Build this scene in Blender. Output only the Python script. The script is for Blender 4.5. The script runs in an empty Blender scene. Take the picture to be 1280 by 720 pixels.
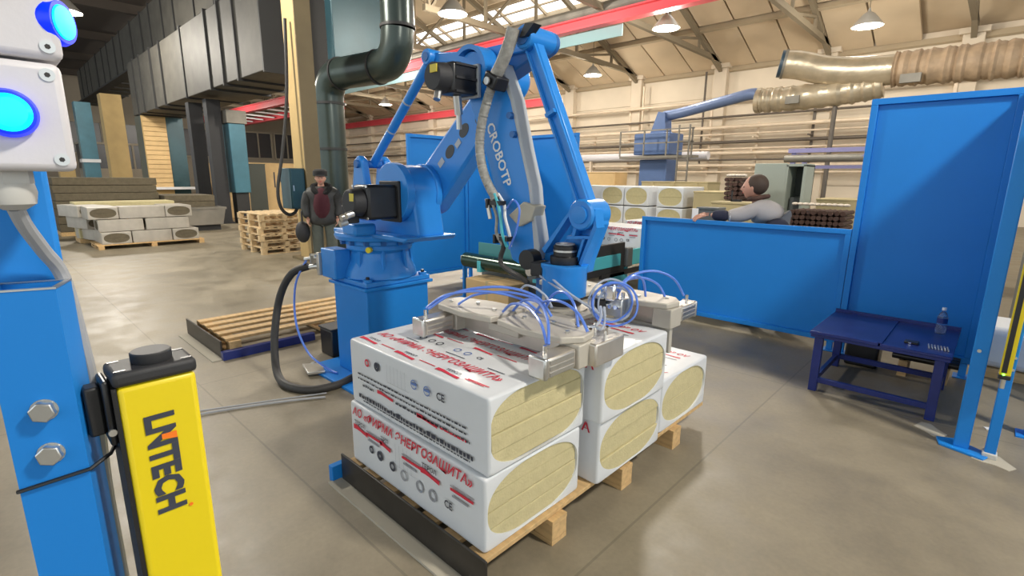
import bpy, bmesh, math, random
from mathutils import Vector, Matrix
random.seed(7)
S = bpy.context.scene
C = S.collection
PI = math.pi

# ------------------------------------------------------------------ camera
def setup_camera():
    yaw, pitch, roll = map(math.radians, (-43.62, 12.345, 0.4766))
    f = Vector((math.sin(yaw)*math.cos(pitch), math.cos(yaw)*math.cos(pitch), -math.sin(pitch)))
    r = Vector((math.cos(yaw), -math.sin(yaw), 0)); u = r.cross(f)
    r2 = math.cos(roll)*r + math.sin(roll)*u; u2 = -math.sin(roll)*r + math.cos(roll)*u
    m = Matrix.Identity(4)
    for i in range(3):
        m[i][0] = r2[i]; m[i][1] = u2[i]; m[i][2] = -f[i]
    m[0][3], m[1][3], m[2][3] = 1.21, -1.17, 1.57
    cd = bpy.data.cameras.new('camera'); cd.sensor_width = 36; cd.lens = 631.4/1280*36
    cd.clip_start = .02; cd.clip_end = 300
    o = bpy.data.objects.new('camera', cd); C.objects.link(o); o.matrix_world = m; S.camera = o
setup_camera()

# ------------------------------------------------------------------ world, light, exposure
W = bpy.data.worlds.new('hall_air'); S.world = W; W.use_nodes = True
W.node_tree.nodes['Background'].inputs[0].default_value = (.90, .97, 1.0, 1)
W.node_tree.nodes['Background'].inputs[1].default_value = 1.4
vs = S.view_settings
vs.view_transform = 'Standard'; vs.look = 'None'; vs.gamma = 1; vs.exposure = 0.0
vs.use_curve_mapping = False
LAMP_COL = (1.0, .93, .82)
LAMPS = [(-13.7, 19.9, 6.3), (-7.5, 15.1, 6.3), (-2.7, 19.1, 6.3),
         (4.5, 17, 6.3), (4.2, 1.6, 6.3), (-3.2, 8.6, 6.3), (-11.5, 9.5, 6.3), (-20, 12, 6.3), (-21,20,6.3),
         (-8.8, .3, 6.3), (-20, 1.5, 6.3), (-28, 9, 6.3), (-30, 19, 6.3), (-40, 11, 6.3)]
LAMP_W = dict(enumerate((330, 330, 330, 330, 1450, 900, 1300, 750, 380, 1350, 1200, 600, 500, 500)))  # all after the first three are unseen, placed for the light they give

# ------------------------------------------------------------------ helpers
ORG = {}
def V(*a): return Vector(a)
class MB:
    def __init__(s): s.v = []; s.f = []
    def add(s, vs, fs):
        n = len(s.v); s.v += [Vector(p) for p in vs]; s.f += [[i+n for i in q] for q in fs]; return s
    def bx(s, x0, x1, y0, y1, z0, z1):
        return s.add([(x0,y0,z0),(x1,y0,z0),(x1,y1,z0),(x0,y1,z0),(x0,y0,z1),(x1,y0,z1),(x1,y1,z1),(x0,y1,z1)],
                     [(0,3,2,1),(4,5,6,7),(0,1,5,4),(1,2,6,5),(2,3,7,6),(3,0,4,7)])
    def box(s, c, d, rz=0, m=None):
        m = m or Matrix.Rotation(rz, 3, 'Z'); c = Vector(c); a, b, e = d[0]/2, d[1]/2, d[2]/2
        p = [(-a,-b,-e),(a,-b,-e),(a,b,-e),(-a,b,-e),(-a,-b,e),(a,-b,e),(a,b,e),(-a,b,e)]
        return s.add([c + m @ Vector(q) for q in p], [(0,3,2,1),(4,5,6,7),(0,1,5,4),(1,2,6,5),(2,3,7,6),(3,0,4,7)])
    def bar(s, p0, p1, w, h, up=(0,0,1)):
        p0, p1 = Vector(p0), Vector(p1); d = (p1-p0).normalized(); up = Vector(up)
        if abs(d.dot(up)) > .98: up = Vector((1,0,0))
        x = d.cross(up).normalized()*w/2; y = x.cross(d).normalized()*h/2
        vs = [p+a*x+b*y for p in (p0, p1) for a, b in ((-1,-1),(1,-1),(1,1),(-1,1))]
        return s.add(vs, [(0,1,2,3),(7,6,5,4),(0,4,5,1),(1,5,6,2),(2,6,7,3),(3,7,4,0)])
    def cyl(s, p0, p1, r0, r1=None, n=20, caps=True):
        r1 = r0 if r1 is None else r1
        p0, p1 = Vector(p0), Vector(p1); d = (p1-p0).normalized()
        a = d.orthogonal().normalized(); b = d.cross(a)
        vs = []
        for p, r in ((p0, r0), (p1, r1)):
            vs += [p + r*(math.cos(2*PI*k/n)*a + math.sin(2*PI*k/n)*b) for k in range(n)]
        fs = [(k, (k+1) % n, n+(k+1) % n, n+k) for k in range(n)]
        if caps: fs += [tuple(reversed(range(n))), tuple(range(n, 2*n))]
        return s.add(vs, fs)
    def lathe(s, prof, c, axis=(0,0,1), n=24):
        c = Vector(c); d = Vector(axis).normalized(); a = d.orthogonal().normalized(); b = d.cross(a)
        m = len(prof); vs = []
        for r, h in prof:
            vs += [c + h*d + r*(math.cos(2*PI*k/n)*a + math.sin(2*PI*k/n)*b) for k in range(n)]
        fs = [(j*n+k, j*n+(k+1) % n, (j+1)*n+(k+1) % n, (j+1)*n+k) for j in range(m-1) for k in range(n)]
        fs += [tuple(reversed(range(n))), tuple(range((m-1)*n, m*n))]
        return s.add(vs, fs)
    def prism(s, poly, axis, a, b):
        # poly: 2D list; axis 'y': poly is (x,z); 'x': (y,z); 'z': (x,y)
        def P(q, h): return {'y': (q[0], h, q[1]), 'x': (h, q[0], q[1]), 'z': (q[0], q[1], h)}[axis]
        n = len(poly)
        vs = [P(q, a) for q in poly] + [P(q, b) for q in poly]
        return s.add(vs, [tuple(range(n)), tuple(reversed(range(n, 2*n)))] + [(k, n+k, n+(k+1) % n, (k+1) % n) for k in range(n)])
    def tube(s, pts, r, n=8, sub=6, closed=False):
        pts = [Vector(p) for p in pts]; path = []
        if sub > 1 and len(pts) > 2:
            m = len(pts)
            for i in range(m-1):
                p0, p1, p2, p3 = pts[max(i-1,0)], pts[i], pts[i+1], pts[min(i+2,m-1)]
                for k in range(sub):
                    t = k/sub
                    path.append(.5*((2*p1)+(p2-p0)*t+(2*p0-5*p1+4*p2-p3)*t*t+(3*p1-p0-3*p2+p3)*t**3))
            path.append(pts[-1])
        else: path = pts
        m = len(path); d = (path[1]-path[0]).normalized(); a = d.orthogonal().normalized(); vs = []
        for i, p in enumerate(path):
            t = (path[min(i+1,m-1)]-path[max(i-1,0)]).normalized()
            a = (a - t*a.dot(t))
            a = a.normalized() if a.length > 1e-6 else t.orthogonal().normalized()
            b = t.cross(a); rr = r(i/(m-1)) if callable(r) else r
            vs += [p + rr*(math.cos(2*PI*k/n)*a + math.sin(2*PI*k/n)*b) for k in range(n)]
        fs = [(i*n+k, i*n+(k+1) % n, (i+1)*n+(k+1) % n, (i+1)*n+k) for i in range(m-1) for k in range(n)]
        fs += [tuple(reversed(range(n))), tuple(range((m-1)*n, m*n))]
        return s.add(vs, fs)
    def ball(s, c, r, sc=(1,1,1), n=14, m=9):
        c = Vector(c); vs = []; fs = []
        for j in range(1, m):
            th = PI*j/m
            vs += [c + Vector((r*sc[0]*math.sin(th)*math.cos(2*PI*k/n), r*sc[1]*math.sin(th)*math.sin(2*PI*k/n), r*sc[2]*math.cos(th))) for k in range(n)]
        fs = [(j*n+k, (j+1)*n+k, (j+1)*n+(k+1) % n, j*n+(k+1) % n) for j in range(m-2) for k in range(n)]
        vs += [c+Vector((0,0,r*sc[2])), c-Vector((0,0,r*sc[2]))]; t = len(vs)-2
        fs += [(t, k, (k+1) % n) for k in range(n)] + [(t+1, (m-2)*n+(k+1) % n, (m-2)*n+k) for k in range(n)]
        return s.add(vs, fs)
    def text(s, body, o, xa, ya, height, length=None, shear=0, bold=.02):
        vs, fs, w, h = text_geo(body, shear, bold)
        k = height/h; kx = (length/w) if length else k
        o, xa, ya = Vector(o), Vector(xa).normalized(), Vector(ya).normalized()
        return s.add([o + xa*(p[0]*kx) + ya*(p[1]*k) for p in vs], fs)
    def quad(s, o, xa, ya, w, h):
        o, xa, ya = Vector(o), Vector(xa).normalized(), Vector(ya).normalized()
        return s.add([o, o+xa*w, o+xa*w+ya*h, o+ya*h], [(0,1,2,3)])
    def ring(s, c, xa, ya, r0, r1, n=16):
        c, xa, ya = Vector(c), Vector(xa).normalized(), Vector(ya).normalized()
        vs = [c + r*(math.cos(2*PI*k/n)*xa + math.sin(2*PI*k/n)*ya) for r in (r0, r1) for k in range(n)]
        return s.add(vs, [(k, n+k, n+(k+1) % n, (k+1) % n) for k in range(n)])
    def build(s, name, mat, parent=None, bevel=0, smooth=30, seg=2, fix=True):
        me = bpy.data.meshes.new(name)
        if parent is not None: off = ORG[parent]
        else:
            xs = [p.x for p in s.v]; ys = [p.y for p in s.v]; zs = [p.z for p in s.v]
            off = Vector(((min(xs)+max(xs))/2, (min(ys)+max(ys))/2, min(zs)))
        me.from_pydata([tuple(p-off) for p in s.v], [], s.f); me.update()
        if fix:
            bm = bmesh.new(); bm.from_mesh(me); bmesh.ops.recalc_face_normals(bm, faces=bm.faces); bm.to_mesh(me); bm.free()
        if smooth:
            me.polygons.foreach_set('use_smooth', [True]*len(me.polygons)); me.set_sharp_from_angle(angle=math.radians(smooth))
        me.materials.append(M[mat])
        o = bpy.data.objects.new(name, me); C.objects.link(o)
        if parent is not None: o.parent = parent
        else: o.location = off
        ORG[o] = off
        if bevel:
            b = o.modifiers.new('bevel', 'BEVEL'); b.width = bevel; b.segments = seg; b.limit_method = 'ANGLE'; b.angle_limit = math.radians(40)
        return o
_TC = {}
def text_geo(body, shear, bold):
    key = (body, shear, bold)
    if key in _TC: return _TC[key]
    cu = bpy.data.curves.new('t', 'FONT'); cu.body = body; cu.shear = shear; cu.offset = bold; cu.resolution_u = 2
    ob = bpy.data.objects.new('t', cu); C.objects.link(ob)
    dg = bpy.context.evaluated_depsgraph_get(); me = ob.evaluated_get(dg).to_mesh()
    vs = [(v.co.x, v.co.y) for v in me.vertices]; fs = [tuple(p.vertices) for p in me.polygons]
    ob.evaluated_get(dg).to_mesh_clear(); bpy.data.objects.remove(ob); bpy.data.curves.remove(cu)
    x0 = min(p[0] for p in vs); y0 = min(p[1] for p in vs); w = max(p[0] for p in vs)-x0; h = max(p[1] for p in vs)-y0
    _TC[key] = ([(p[0]-x0, p[1]-y0) for p in vs], fs, w, h); return _TC[key]
def tag(o, label, cat, group=None):
    o['label'] = label; o['category'] = cat
    if group: o['group'] = group
    return o
def struct(o): o['kind'] = 'structure'; return o
def stuff(o): o['kind'] = 'stuff'; return o
def thing(name, label, cat, loc=(0,0,0), group=None):
    o = bpy.data.objects.new(name, None); C.objects.link(o); o.location = loc; o.empty_display_size = .1
    ORG[o] = Vector(loc); return tag(o, label, cat, group)
def dup(root, loc, rz=0, label=None, group=None):
    def cp(o, par):
        c = o.copy(); C.objects.link(c); c.parent = par; ORG[c] = Vector(loc)
        for ch in o.children: cp(ch, c)
        return c
    r = cp(root, None); r.location = loc; r.rotation_euler = (0,0,rz)
    if label: r['label'] = label
    if group: r['group'] = group
    return r
def hull2(c0, r0, c1, r1, n=14):
    # outline of two circles joined by tangents (2D)
    dx, dy = c1[0]-c0[0], c1[1]-c0[1]; d = math.hypot(dx, dy); a = math.atan2(dy, dx); b = math.acos((r0-r1)/d)
    out = []
    for k in range(n+1):
        t = a + b + (2*PI-2*b)*k/n; out.append((c0[0]+r0*math.cos(t), c0[1]+r0*math.sin(t)))
    for k in range(n+1):
        t = a - b + 2*b*k/n; out.append((c1[0]+r1*math.cos(t), c1[1]+r1*math.sin(t)))
    return out

# ------------------------------------------------------------------ materials
M = {}
def mat(name, col, rough=.5, metal=0, var=.0, scale=4, bump=0, bscale=60, alpha=None, emit=None, estr=0, trans=0, ior=1.45, stretch=None, coat=0, spec=None):
    m = bpy.data.materials.new(name); m.use_nodes = True; nt = m.node_tree; b = nt.nodes['Principled BSDF']
    b.inputs['Base Color'].default_value = (*col, 1); b.inputs['Roughness'].default_value = rough; b.inputs['Metallic'].default_value = metal
    if spec is not None: b.inputs['Specular IOR Level'].default_value = spec
    tc = nt.nodes.new('ShaderNodeTexCoord'); src = tc.outputs['Object']
    if stretch:
        mp = nt.nodes.new('ShaderNodeMapping'); mp.inputs['Scale'].default_value = stretch; nt.links.new(src, mp.inputs[0]); src = mp.outputs[0]
    if var:
        n = nt.nodes.new('ShaderNodeTexNoise'); n.inputs['Scale'].default_value = scale; n.inputs['Detail'].default_value = 5; nt.links.new(src, n.inputs['Vector'])
        cr = nt.nodes.new('ShaderNodeValToRGB'); cr.color_ramp.elements[0].position = .3; cr.color_ramp.elements[1].position = .7
        cr.color_ramp.elements[0].color = (*[c*(1-var) for c in col], 1); cr.color_ramp.elements[1].color = (*[min(1, c*(1+var)) for c in col], 1)
        nt.links.new(n.outputs[0], cr.inputs[0]); nt.links.new(cr.outputs[0], b.inputs['Base Color'])
    if bump:
        n2 = nt.nodes.new('ShaderNodeTexNoise'); n2.inputs['Scale'].default_value = bscale; n2.inputs['Detail'].default_value = 4; nt.links.new(src, n2.inputs['Vector'])
        bp = nt.nodes.new('ShaderNodeBump'); bp.inputs['Strength'].default_value = bump; bp.inputs['Distance'].default_value = .02
        nt.links.new(n2.outputs[0], bp.inputs['Height']); nt.links.new(bp.outputs[0], b.inputs['Normal'])
    if emit: b.inputs['Emission Color'].default_value = (*emit, 1); b.inputs['Emission Strength'].default_value = estr
    if trans: b.inputs['Transmission Weight'].default_value = trans; b.inputs['IOR'].default_value = ior
    if alpha is not None: b.inputs['Alpha'].default_value = alpha
    if coat: b.inputs['Coat Weight'].default_value = coat; b.inputs['Coat Roughness'].default_value = .15
    M[name] = m; return m
mat('blue', (.013,.205,.62), .42, spec=.3, var=.05, scale=1.5, bump=.03, bscale=12)
mat('robot', (.020,.225,.66), .36, spec=.35, var=.05, scale=3, coat=.2)
mat('robot_dark', (.015,.12,.38), .45, var=.1, scale=5)
mat('pedestal', (.010,.205,.62), .42, spec=.3, var=.04, scale=3)
mat('navy', (.012,.025,.16), .32, var=.15, scale=6)
mat('grey_plate_glare', (.42,.44,.46), .5, var=.08, scale=5)
mat('cover_beige', (.46,.42,.33), .5, var=.08, scale=4)
mat('black', (.012,.012,.013), .38)
mat('black_soft', (.02,.02,.022), .6)
mat('rubber', (.03,.028,.026), .6)
mat('hose_grey', (.30,.29,.26), .6, var=.25, scale=40)
mat('alu', (.62,.58,.52), .35, .75, var=.08, scale=10)
mat('alu_matt', (.50,.465,.40), .55, .2, var=.06, scale=6)
mat('chrome', (.8,.8,.8), .12, 1)
mat('zinc', (.62,.62,.6), .3, .9, var=.08, scale=20)
mat('steel_dark', (.055,.05,.045), .35, .6, var=.25, scale=5)
mat('tube_blue', (.10,.22,.72), .3, coat=.3)
mat('tube_clear', (.62,.68,.78), .15, trans=.5, ior=1.3)
mat('plastic_white', (.62,.60,.62), .45, bump=.02, bscale=200)
mat('gland_grey', (.5,.49,.46), .5)
mat('cable_grey', (.33,.34,.36), .5)
mat('glow_cyan', (.0,.5,1.), .3, emit=(.0,.42,1.), estr=3.2)
mat('glow_blue', (.0,.02,.8), .3, emit=(.0,.02,.9), estr=1.1)
mat('glow_green', (.1,.9,.1), .3, emit=(.2,1,.1), estr=4)
mat('yellow', (.72,.56,.006), .4)
mat('yellow_lab', (.62,.50,.05), .5)
mat('orange', (.85,.18,.01), .5)
mat('ink_dark', (.035,.04,.06), .6)
mat('ink_red', (.62,.02,.05), .5)
mat('ink_blue', (.12,.2,.45), .6)
mat('ink_grey', (.28,.29,.32), .6)
mat('white_paint', (.75,.75,.75), .5)
mat('film', (.66,.68,.70), .32, var=.03, scale=6, bump=.12, bscale=9)
mat('film_shaded', (.40,.37,.32), .4, var=.12, scale=5, bump=.12, bscale=9)  # white film darkened: the left stack's dimmer light is in the colour
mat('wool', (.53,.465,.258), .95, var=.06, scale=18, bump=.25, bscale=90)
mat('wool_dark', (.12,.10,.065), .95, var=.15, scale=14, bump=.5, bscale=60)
mat('wood', (.56,.37,.17), .7, var=.18, scale=5, bump=.1, bscale=30, stretch=(1,6,6))
mat('wood_pale', (.62,.46,.26), .7, var=.14, scale=5, stretch=(4,4,1))
mat('ply', (.58,.40,.19), .75, var=.12, scale=2.5)
mat('crate', (.46,.38,.21), .8, var=.06, scale=2)
mat('galv', (.22,.205,.175), .58, .4, var=.2, scale=2.2, bump=.12, bscale=3)
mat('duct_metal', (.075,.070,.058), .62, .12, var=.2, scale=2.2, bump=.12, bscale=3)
mat('duct_edge', (.03,.03,.03), .6, .3)
mat('teal_dark', (.02,.06,.075), .35, .2, var=.12, scale=2)
mat('teal_face', (.05,.15,.20), .4, .2, var=.15, scale=2)
mat('pipe_green', (.035,.05,.045), .28, .35, var=.12, scale=2)
mat('column', (.44,.31,.13), .7, var=.1, scale=2)
mat('column_dark', (.16,.12,.06), .7, var=.1, scale=2)
mat('turq', (.07,.44,.50), .45)
mat('green_dark', (.012,.04,.025), .22, .3)
mat('teal_plate', (.06,.25,.26), .35)
mat('concrete_wall', (.64,.55,.43), .85, var=.08, scale=.7, bump=.1, bscale=8)
mat('wall_panel', (.70,.61,.48), .8, var=.06, scale=.8)
mat('wall_pipe', (.70,.58,.44), .5, .2, var=.1, scale=2)
mat('pipe_dark', (.12,.10,.08), .5, .3)
mat('roof', (.60,.48,.33), .85, var=.08, scale=.6)
mat('purlin', (.42,.34,.23), .7)
mat('truss', (.22,.18,.12), .7)
mat('red_beam', (.75,.09,.11), .4, var=.1, scale=.5)
mat('foil', (.50,.42,.30), .32, .5, var=.2, scale=3, bump=.6, bscale=5)
mat('paper', (.42,.30,.19), .6, .1, var=.2, scale=4, bump=.9, bscale=7)
mat('duct_end', (.03,.06,.09), .4)
mat('pipe_blue', (.12,.17,.30), .4, .2)
mat('cyclone', (.08,.14,.30), .45, .1, var=.1, scale=2)
mat('locker', (.38,.42,.36), .5)
mat('locker_in', (.06,.07,.06), .6)
mat('dark_window', (.03,.03,.035), .3)
mat('far_wall', (.30,.26,.20), .85, var=.1, scale=.3)
mat('lamp_glow', (1,1,1), .5, emit=(1.,.93,.82), estr=14)
mat('lamp_shell', (.5,.48,.44), .4, .4)
mat('sky_glass', (1,1,1), .5, emit=(.95,.98,1.), estr=2.2)
mat('skin', (.52,.27,.19), .55)
mat('hair', (.05,.03,.02), .7)
mat('jacket_dark', (.03,.03,.028), .6, var=.2, scale=12)
mat('fur', (.008,.008,.008), .95, bump=.8, bscale=120)
mat('sweater', (.055,.008,.014), .9)
mat('trousers', (.10,.11,.09), .85, var=.1, scale=12)
mat('cap', (.02,.018,.018), .85)
mat('jacket_grey', (.36,.34,.34), .8)
mat('navy_cloth', (.015,.018,.04), .85)
mat('shoe', (.012,.011,.01), .5)
mat('core_brown', (.07,.035,.025), .8, var=.4, scale=20)
mat('foam_white', (.7,.62,.52), .7)
mat('machine_grey', (.10,.11,.11), .5)
mat('gantry', (.26,.24,.42), .4, .3)
mat('bottle', (.75,.85,.95), .05, trans=.9, ior=1.3)
mat('roof_dark', (.06,.048,.038), .9)
mat('walkway', (.20,.34,.36), .5)
mat('dust', (.42,.385,.31), .9)

def floor_material():
    m = bpy.data.materials.new('concrete_floor'); m.use_nodes = True; nt = m.node_tree; b = nt.nodes['Principled BSDF']
    tc = nt.nodes.new('ShaderNodeTexCoord')
    def noise(sc, det=6, ro=.6):
        n = nt.nodes.new('ShaderNodeTexNoise'); n.inputs['Scale'].default_value = sc; n.inputs['Detail'].default_value = det; n.inputs['Roughness'].default_value = ro
        nt.links.new(tc.outputs['Object'], n.inputs['Vector']); return n
    a, c, d = noise(.6), noise(3.5), noise(40, 3)
    def ramp(n, c0, c1, p0=.35, p1=.65):
        r = nt.nodes.new('ShaderNodeValToRGB'); r.color_ramp.elements[0].position = p0; r.color_ramp.elements[1].position = p1
        r.color_ramp.elements[0].color = (*c0, 1); r.color_ramp.elements[1].color = (*c1, 1); nt.links.new(n.outputs[0], r.inputs[0]); return r
    r1 = ramp(a, (.205,.175,.121), (.258,.221,.156))
    r2 = ramp(c, (.80,.80,.80), (1.12,1.12,1.12), .3, .7)
    r3 = ramp(d, (.93,.93,.93), (1.05,1.05,1.05), .3, .7)
    def mul(x, y):
        k = nt.nodes.new('ShaderNodeMixRGB'); k.blend_type = 'MULTIPLY'; k.inputs[0].default_value = 1
        nt.links.new(x.outputs[0], k.inputs[1]); nt.links.new(y.outputs[0], k.inputs[2]); return k
    k = mul(mul(r1, r2), r3)
    # saw-cut joints every 6 m
    br = nt.nodes.new('ShaderNodeTexBrick'); br.offset = 0
    br.inputs['Scale'].default_value = 1; br.inputs['Brick Width'].default_value = 3.2; br.inputs['Row Height'].default_value = 3.2; br.inputs['Mortar Size'].default_value = .006
    br.inputs['Color1'].default_value = (1,1,1,1); br.inputs['Color2'].default_value = (1,1,1,1); br.inputs['Mortar'].default_value = (.75,.75,.75,1)
    nt.links.new(tc.outputs['Object'], br.inputs['Vector'])
    k2 = mul(k, br); nt.links.new(k2.outputs[0], b.inputs['Base Color'])
    rr = ramp(c, (.38,.38,.38), (.56,.56,.56)); nt.links.new(rr.outputs[0], b.inputs['Roughness'])
    bp = nt.nodes.new('ShaderNodeBump'); bp.inputs['Strength'].default_value = .08; nt.links.new(d.outputs[0], bp.inputs['Height']); nt.links.new(bp.outputs[0], b.inputs['Normal'])
    M['floor'] = m
floor_material()

# ------------------------------------------------------------------ the hall
struct(MB().bx(-52, 14, -12, 24.4, -.2, 0).build('floor', 'floor', smooth=0))
YW, ZW, K = 24.0, 6.7, .40
wb = struct(MB().bx(-52, 14, YW+.06, YW+.4, 0, ZW+.2).build('wall_back', 'concrete_wall', smooth=0))
BAYX = [-9.16 + 4.4*k for k in range(-9, 6)]
pan = None
for i in range(len(BAYX)-1):
    for j in range(5):
        z0 = j*1.34
        if pan is None:
            pan = MB().bx(BAYX[i]+.03, BAYX[i+1]-.03, YW, YW+.07, z0+.015, z0+1.325).build('wall_panel', 'wall_panel', wb, smooth=0)
            base = (i, j)
        else:
            c = pan.copy(); C.objects.link(c); c.location = (4.4*(i-base[0]), 0, 1.34*(j-base[1]))
for i, x in enumerate(BAYX):
    p = MB().bx(x-.3, x+.3, YW-.35, YW, 0, ZW-.1).bx(x-.42, x+.42, YW-.45, YW, ZW-.1, ZW+.1).build('trim_%d' % (i+1), 'concrete_wall', smooth=0, bevel=.02); struct(p)
# far end wall with dark window band
wf = struct(MB().bx(-52.4, -52, -12, 24.4, 0, 12).build('wall_far', 'far_wall', smooth=0))
for i, y in enumerate(range(-8, 24, 4)):
    w = struct(MB().bx(-52.0, -51.9, y+.15, y+3.85, 3.2, 5.6).build('window_%d' % (i+1), 'dark_window', smooth=0))
    fr = MB()
    for yy in (.15, 1.4, 2.6, 3.85): fr.bx(-51.9, -51.8, y+yy-.06, y+yy+.06, 3.2, 5.6)
    fr.bx(-51.9, -51.8, y+.15, y+3.85, 3.1, 3.25).bx(-51.9, -51.8, y+.15, y+3.85, 5.55, 5.7)
    fr.build('window_frame', 'far_wall', w, smooth=0)
# roof: ribbed slabs on the slope, purlins, clerestory glazing
ce = struct(MB().add([(-52,YW+.4,ZW+.12),(14,YW+.4,ZW+.12),(14,8,ZW+(YW-8)*K+.25),(-52,8,ZW+(YW-8)*K+.25),
                      (-52,YW+.4,ZW+.42),(14,YW+.4,ZW+.42),(14,8,ZW+(YW-8)*K+.55),(-52,8,ZW+(YW-8)*K+.55)],
                     [(0,1,2,3),(7,6,5,4),(0,4,5,1),(1,5,6,2),(2,6,7,3),(3,7,4,0)]).build('ceiling', 'roof', smooth=0))
slope = Vector((0, -1, K)).normalized(); ns = Vector((0, K, 1)).normalized()
def on_roof(x, s, d=0): return Vector((x, YW, ZW)) + slope*s - ns*d
first = None
SK0, SK1 = 6.25, 7.45        # glazed strip along the slope
for i in range(26):
    for j in (0, 1, 2.4, 3.45):
        if first is None:
            first = MB(); a = on_roof(-40, .1); b = on_roof(-40, 3.05)
            first.bar(a+V(.72,0,0), b+V(.72,0,0), 1.40, .16, ns); first = first.build('roof_panel', 'roof', ce, smooth=0)
        else:
            c = first.copy(); C.objects.link(c); c.location = Vector((1.47*i, 0, 0)) + slope*3.15*j
for k, s in enumerate((.0, 3.1, 6.15, 7.55, 10.8)):
    struct(MB().bar(on_roof(-52, s, .16), on_roof(14, s, .16), .14, .22, ns).build('trim_%d' % (40+k), 'purlin', smooth=0))
sk = None
for i in range(22):
    x0 = -46+2.2*i
    if sk is None:
        w = struct(MB().bar(on_roof(x0+1.05, SK0, .03), on_roof(x0+1.05, SK1, .03), 2.0, .06, ns).build('window_20', 'sky_glass', smooth=0)); sk = w
        fr = MB().bar(on_roof(x0, SK0, .12), on_roof(x0, SK1, .12), .10, .14, ns).bar(on_roof(x0, (SK0+SK1)/2, .12), on_roof(x0+2.2, (SK0+SK1)/2, .12), .06, .08, ns)
        fr.build('window_frame', 'purlin', w, smooth=0)
    else:
        c = dup(sk, sk.location + V(2.2*i,0,0)); c.name = 'window_%d' % (20+i)
# trusses
struct(MB().bx(-52, 14, -12, 8.0, 9.1, 9.3).build('ceiling', 'roof_dark', smooth=0))
struct(MB().bx(-52, 14, 8.0, 8.2, 9.0, 13.6).build('trim_39', 'roof_dark', smooth=0))
for k in range(9):
    struct(MB().bx(-50+7*k, -49.7+7*k, -12, 8, 8.7, 9.1).build('trim_%d' % (80+k), 'roof_dark', smooth=0))
def truss(x, n):
    m = MB()
    y1 = 10.; zb = 6.95
    zt = lambda y: ZW + (YW-y)*K - .38
    m.bar((x, YW-.2, zb-.05), (x, y1, zb+.1), .16, .20)
    m.bar((x, YW+.1, zt(YW)+.05), (x, y1, zt(y1)), .16, .2)
    ys = [21.2, 18.4, 15.6, 12.8, 10.2]
    for k, y in enumerate(ys):
        m.bar((x, y, zb), (x, y, zt(y)), .10, .10)
        if k < len(ys)-1: m.bar((x, y, zt(y)), (x, ys[k+1], zb), .09, .09)
    struct(m.build('trim_%d' % n, 'truss', smooth=0))
for i, x in enumerate(BAYX): truss(x, 60+i)

# lamps
def lamp(i, p):
    t = thing('high_bay_lamp', ['bright high bay lamp beside the red crane girder end, left above the wall', 'round bright high bay lamp hanging under the dark roof truss',
              'wide bright high bay lamp above the insulated ducts on the right'][i] if i < 3 else 'unseen high bay lamp placed to light the hall', 'lamp', p, 'high bay lamps of the hall')
    x, y, z = p
    MB().lathe([(.03,.55),(.05,.45),(.16,.38),(.42,.06),(.44,.02),(.42,.02)], p).build('reflector', 'lamp_shell', t)
    MB().lathe([(.40,.015),(.40,.05)], p, n=20).build('glass', 'lamp_glow', t)
    MB().cyl((x,y,z+.55), (x,y,(ZW+(YW-y)*K+.1 if y > 8 else 9.05)), .015, n=6).build('suspension_rod', 'truss', t)
    ld = bpy.data.lights.new('lamp_light', 'POINT'); ld.shadow_soft_size = .30; ld.energy = LAMP_W[i]; ld.color = LAMP_COL
    lo = bpy.data.objects.new('lamp_light', ld); C.objects.link(lo); lo.location = (0, 0, -.34); lo.parent = t
for i, p in enumerate(LAMPS): lamp(i, p)

# ------------------------------------------------------------------ pallets
def pallet(name, label, group, L=1.9, Wd=1.05, H=.14, boards=7, mt='wood', loc=(0,0,0), rz=0, inset=.06):
    # boards run along local y (length L), stringers along local x
    t = thing(name, label, 'pallet', (0,0,0), group)
    b0 = None
    for k in range(boards):
        x = -Wd/2 + (k+.5)*Wd/boards
        if b0 is None:
            b0 = MB().bx(x-.048, x+.048, -L/2, L/2, H-.022, H).build('deck_board', mt, t, bevel=.002); x00 = x
        else:
            c = b0.copy(); C.objects.link(c); c.location = (x-x00, random.uniform(-.004,.004), random.uniform(-.001,.001))
    s0 = None
    for k in range(3):
        y = -L/2+inset+k*(L-2*inset)/2
        for x in (-Wd/2+.05, 0, Wd/2-.05):
            if s0 is None: s0 = MB().bx(x-.05, x+.05, y-.05, y+.05, .022, H-.044).build('block', mt, t, bevel=.003); o = (x, y)
            else: c = s0.copy(); C.objects.link(c); c.location = (x-o[0], y-o[1], 0)
        MB().bx(-Wd/2, Wd/2, y-.05, y+.05, H-.044, H-.022).build('stringer_board', mt, t)
        MB().bx(-Wd/2, Wd/2, y-.05, y+.05, 0, .022).build('bottom_board', mt, t)
    t.location = loc; t.rotation_euler = (0,0,rz); return t

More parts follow.
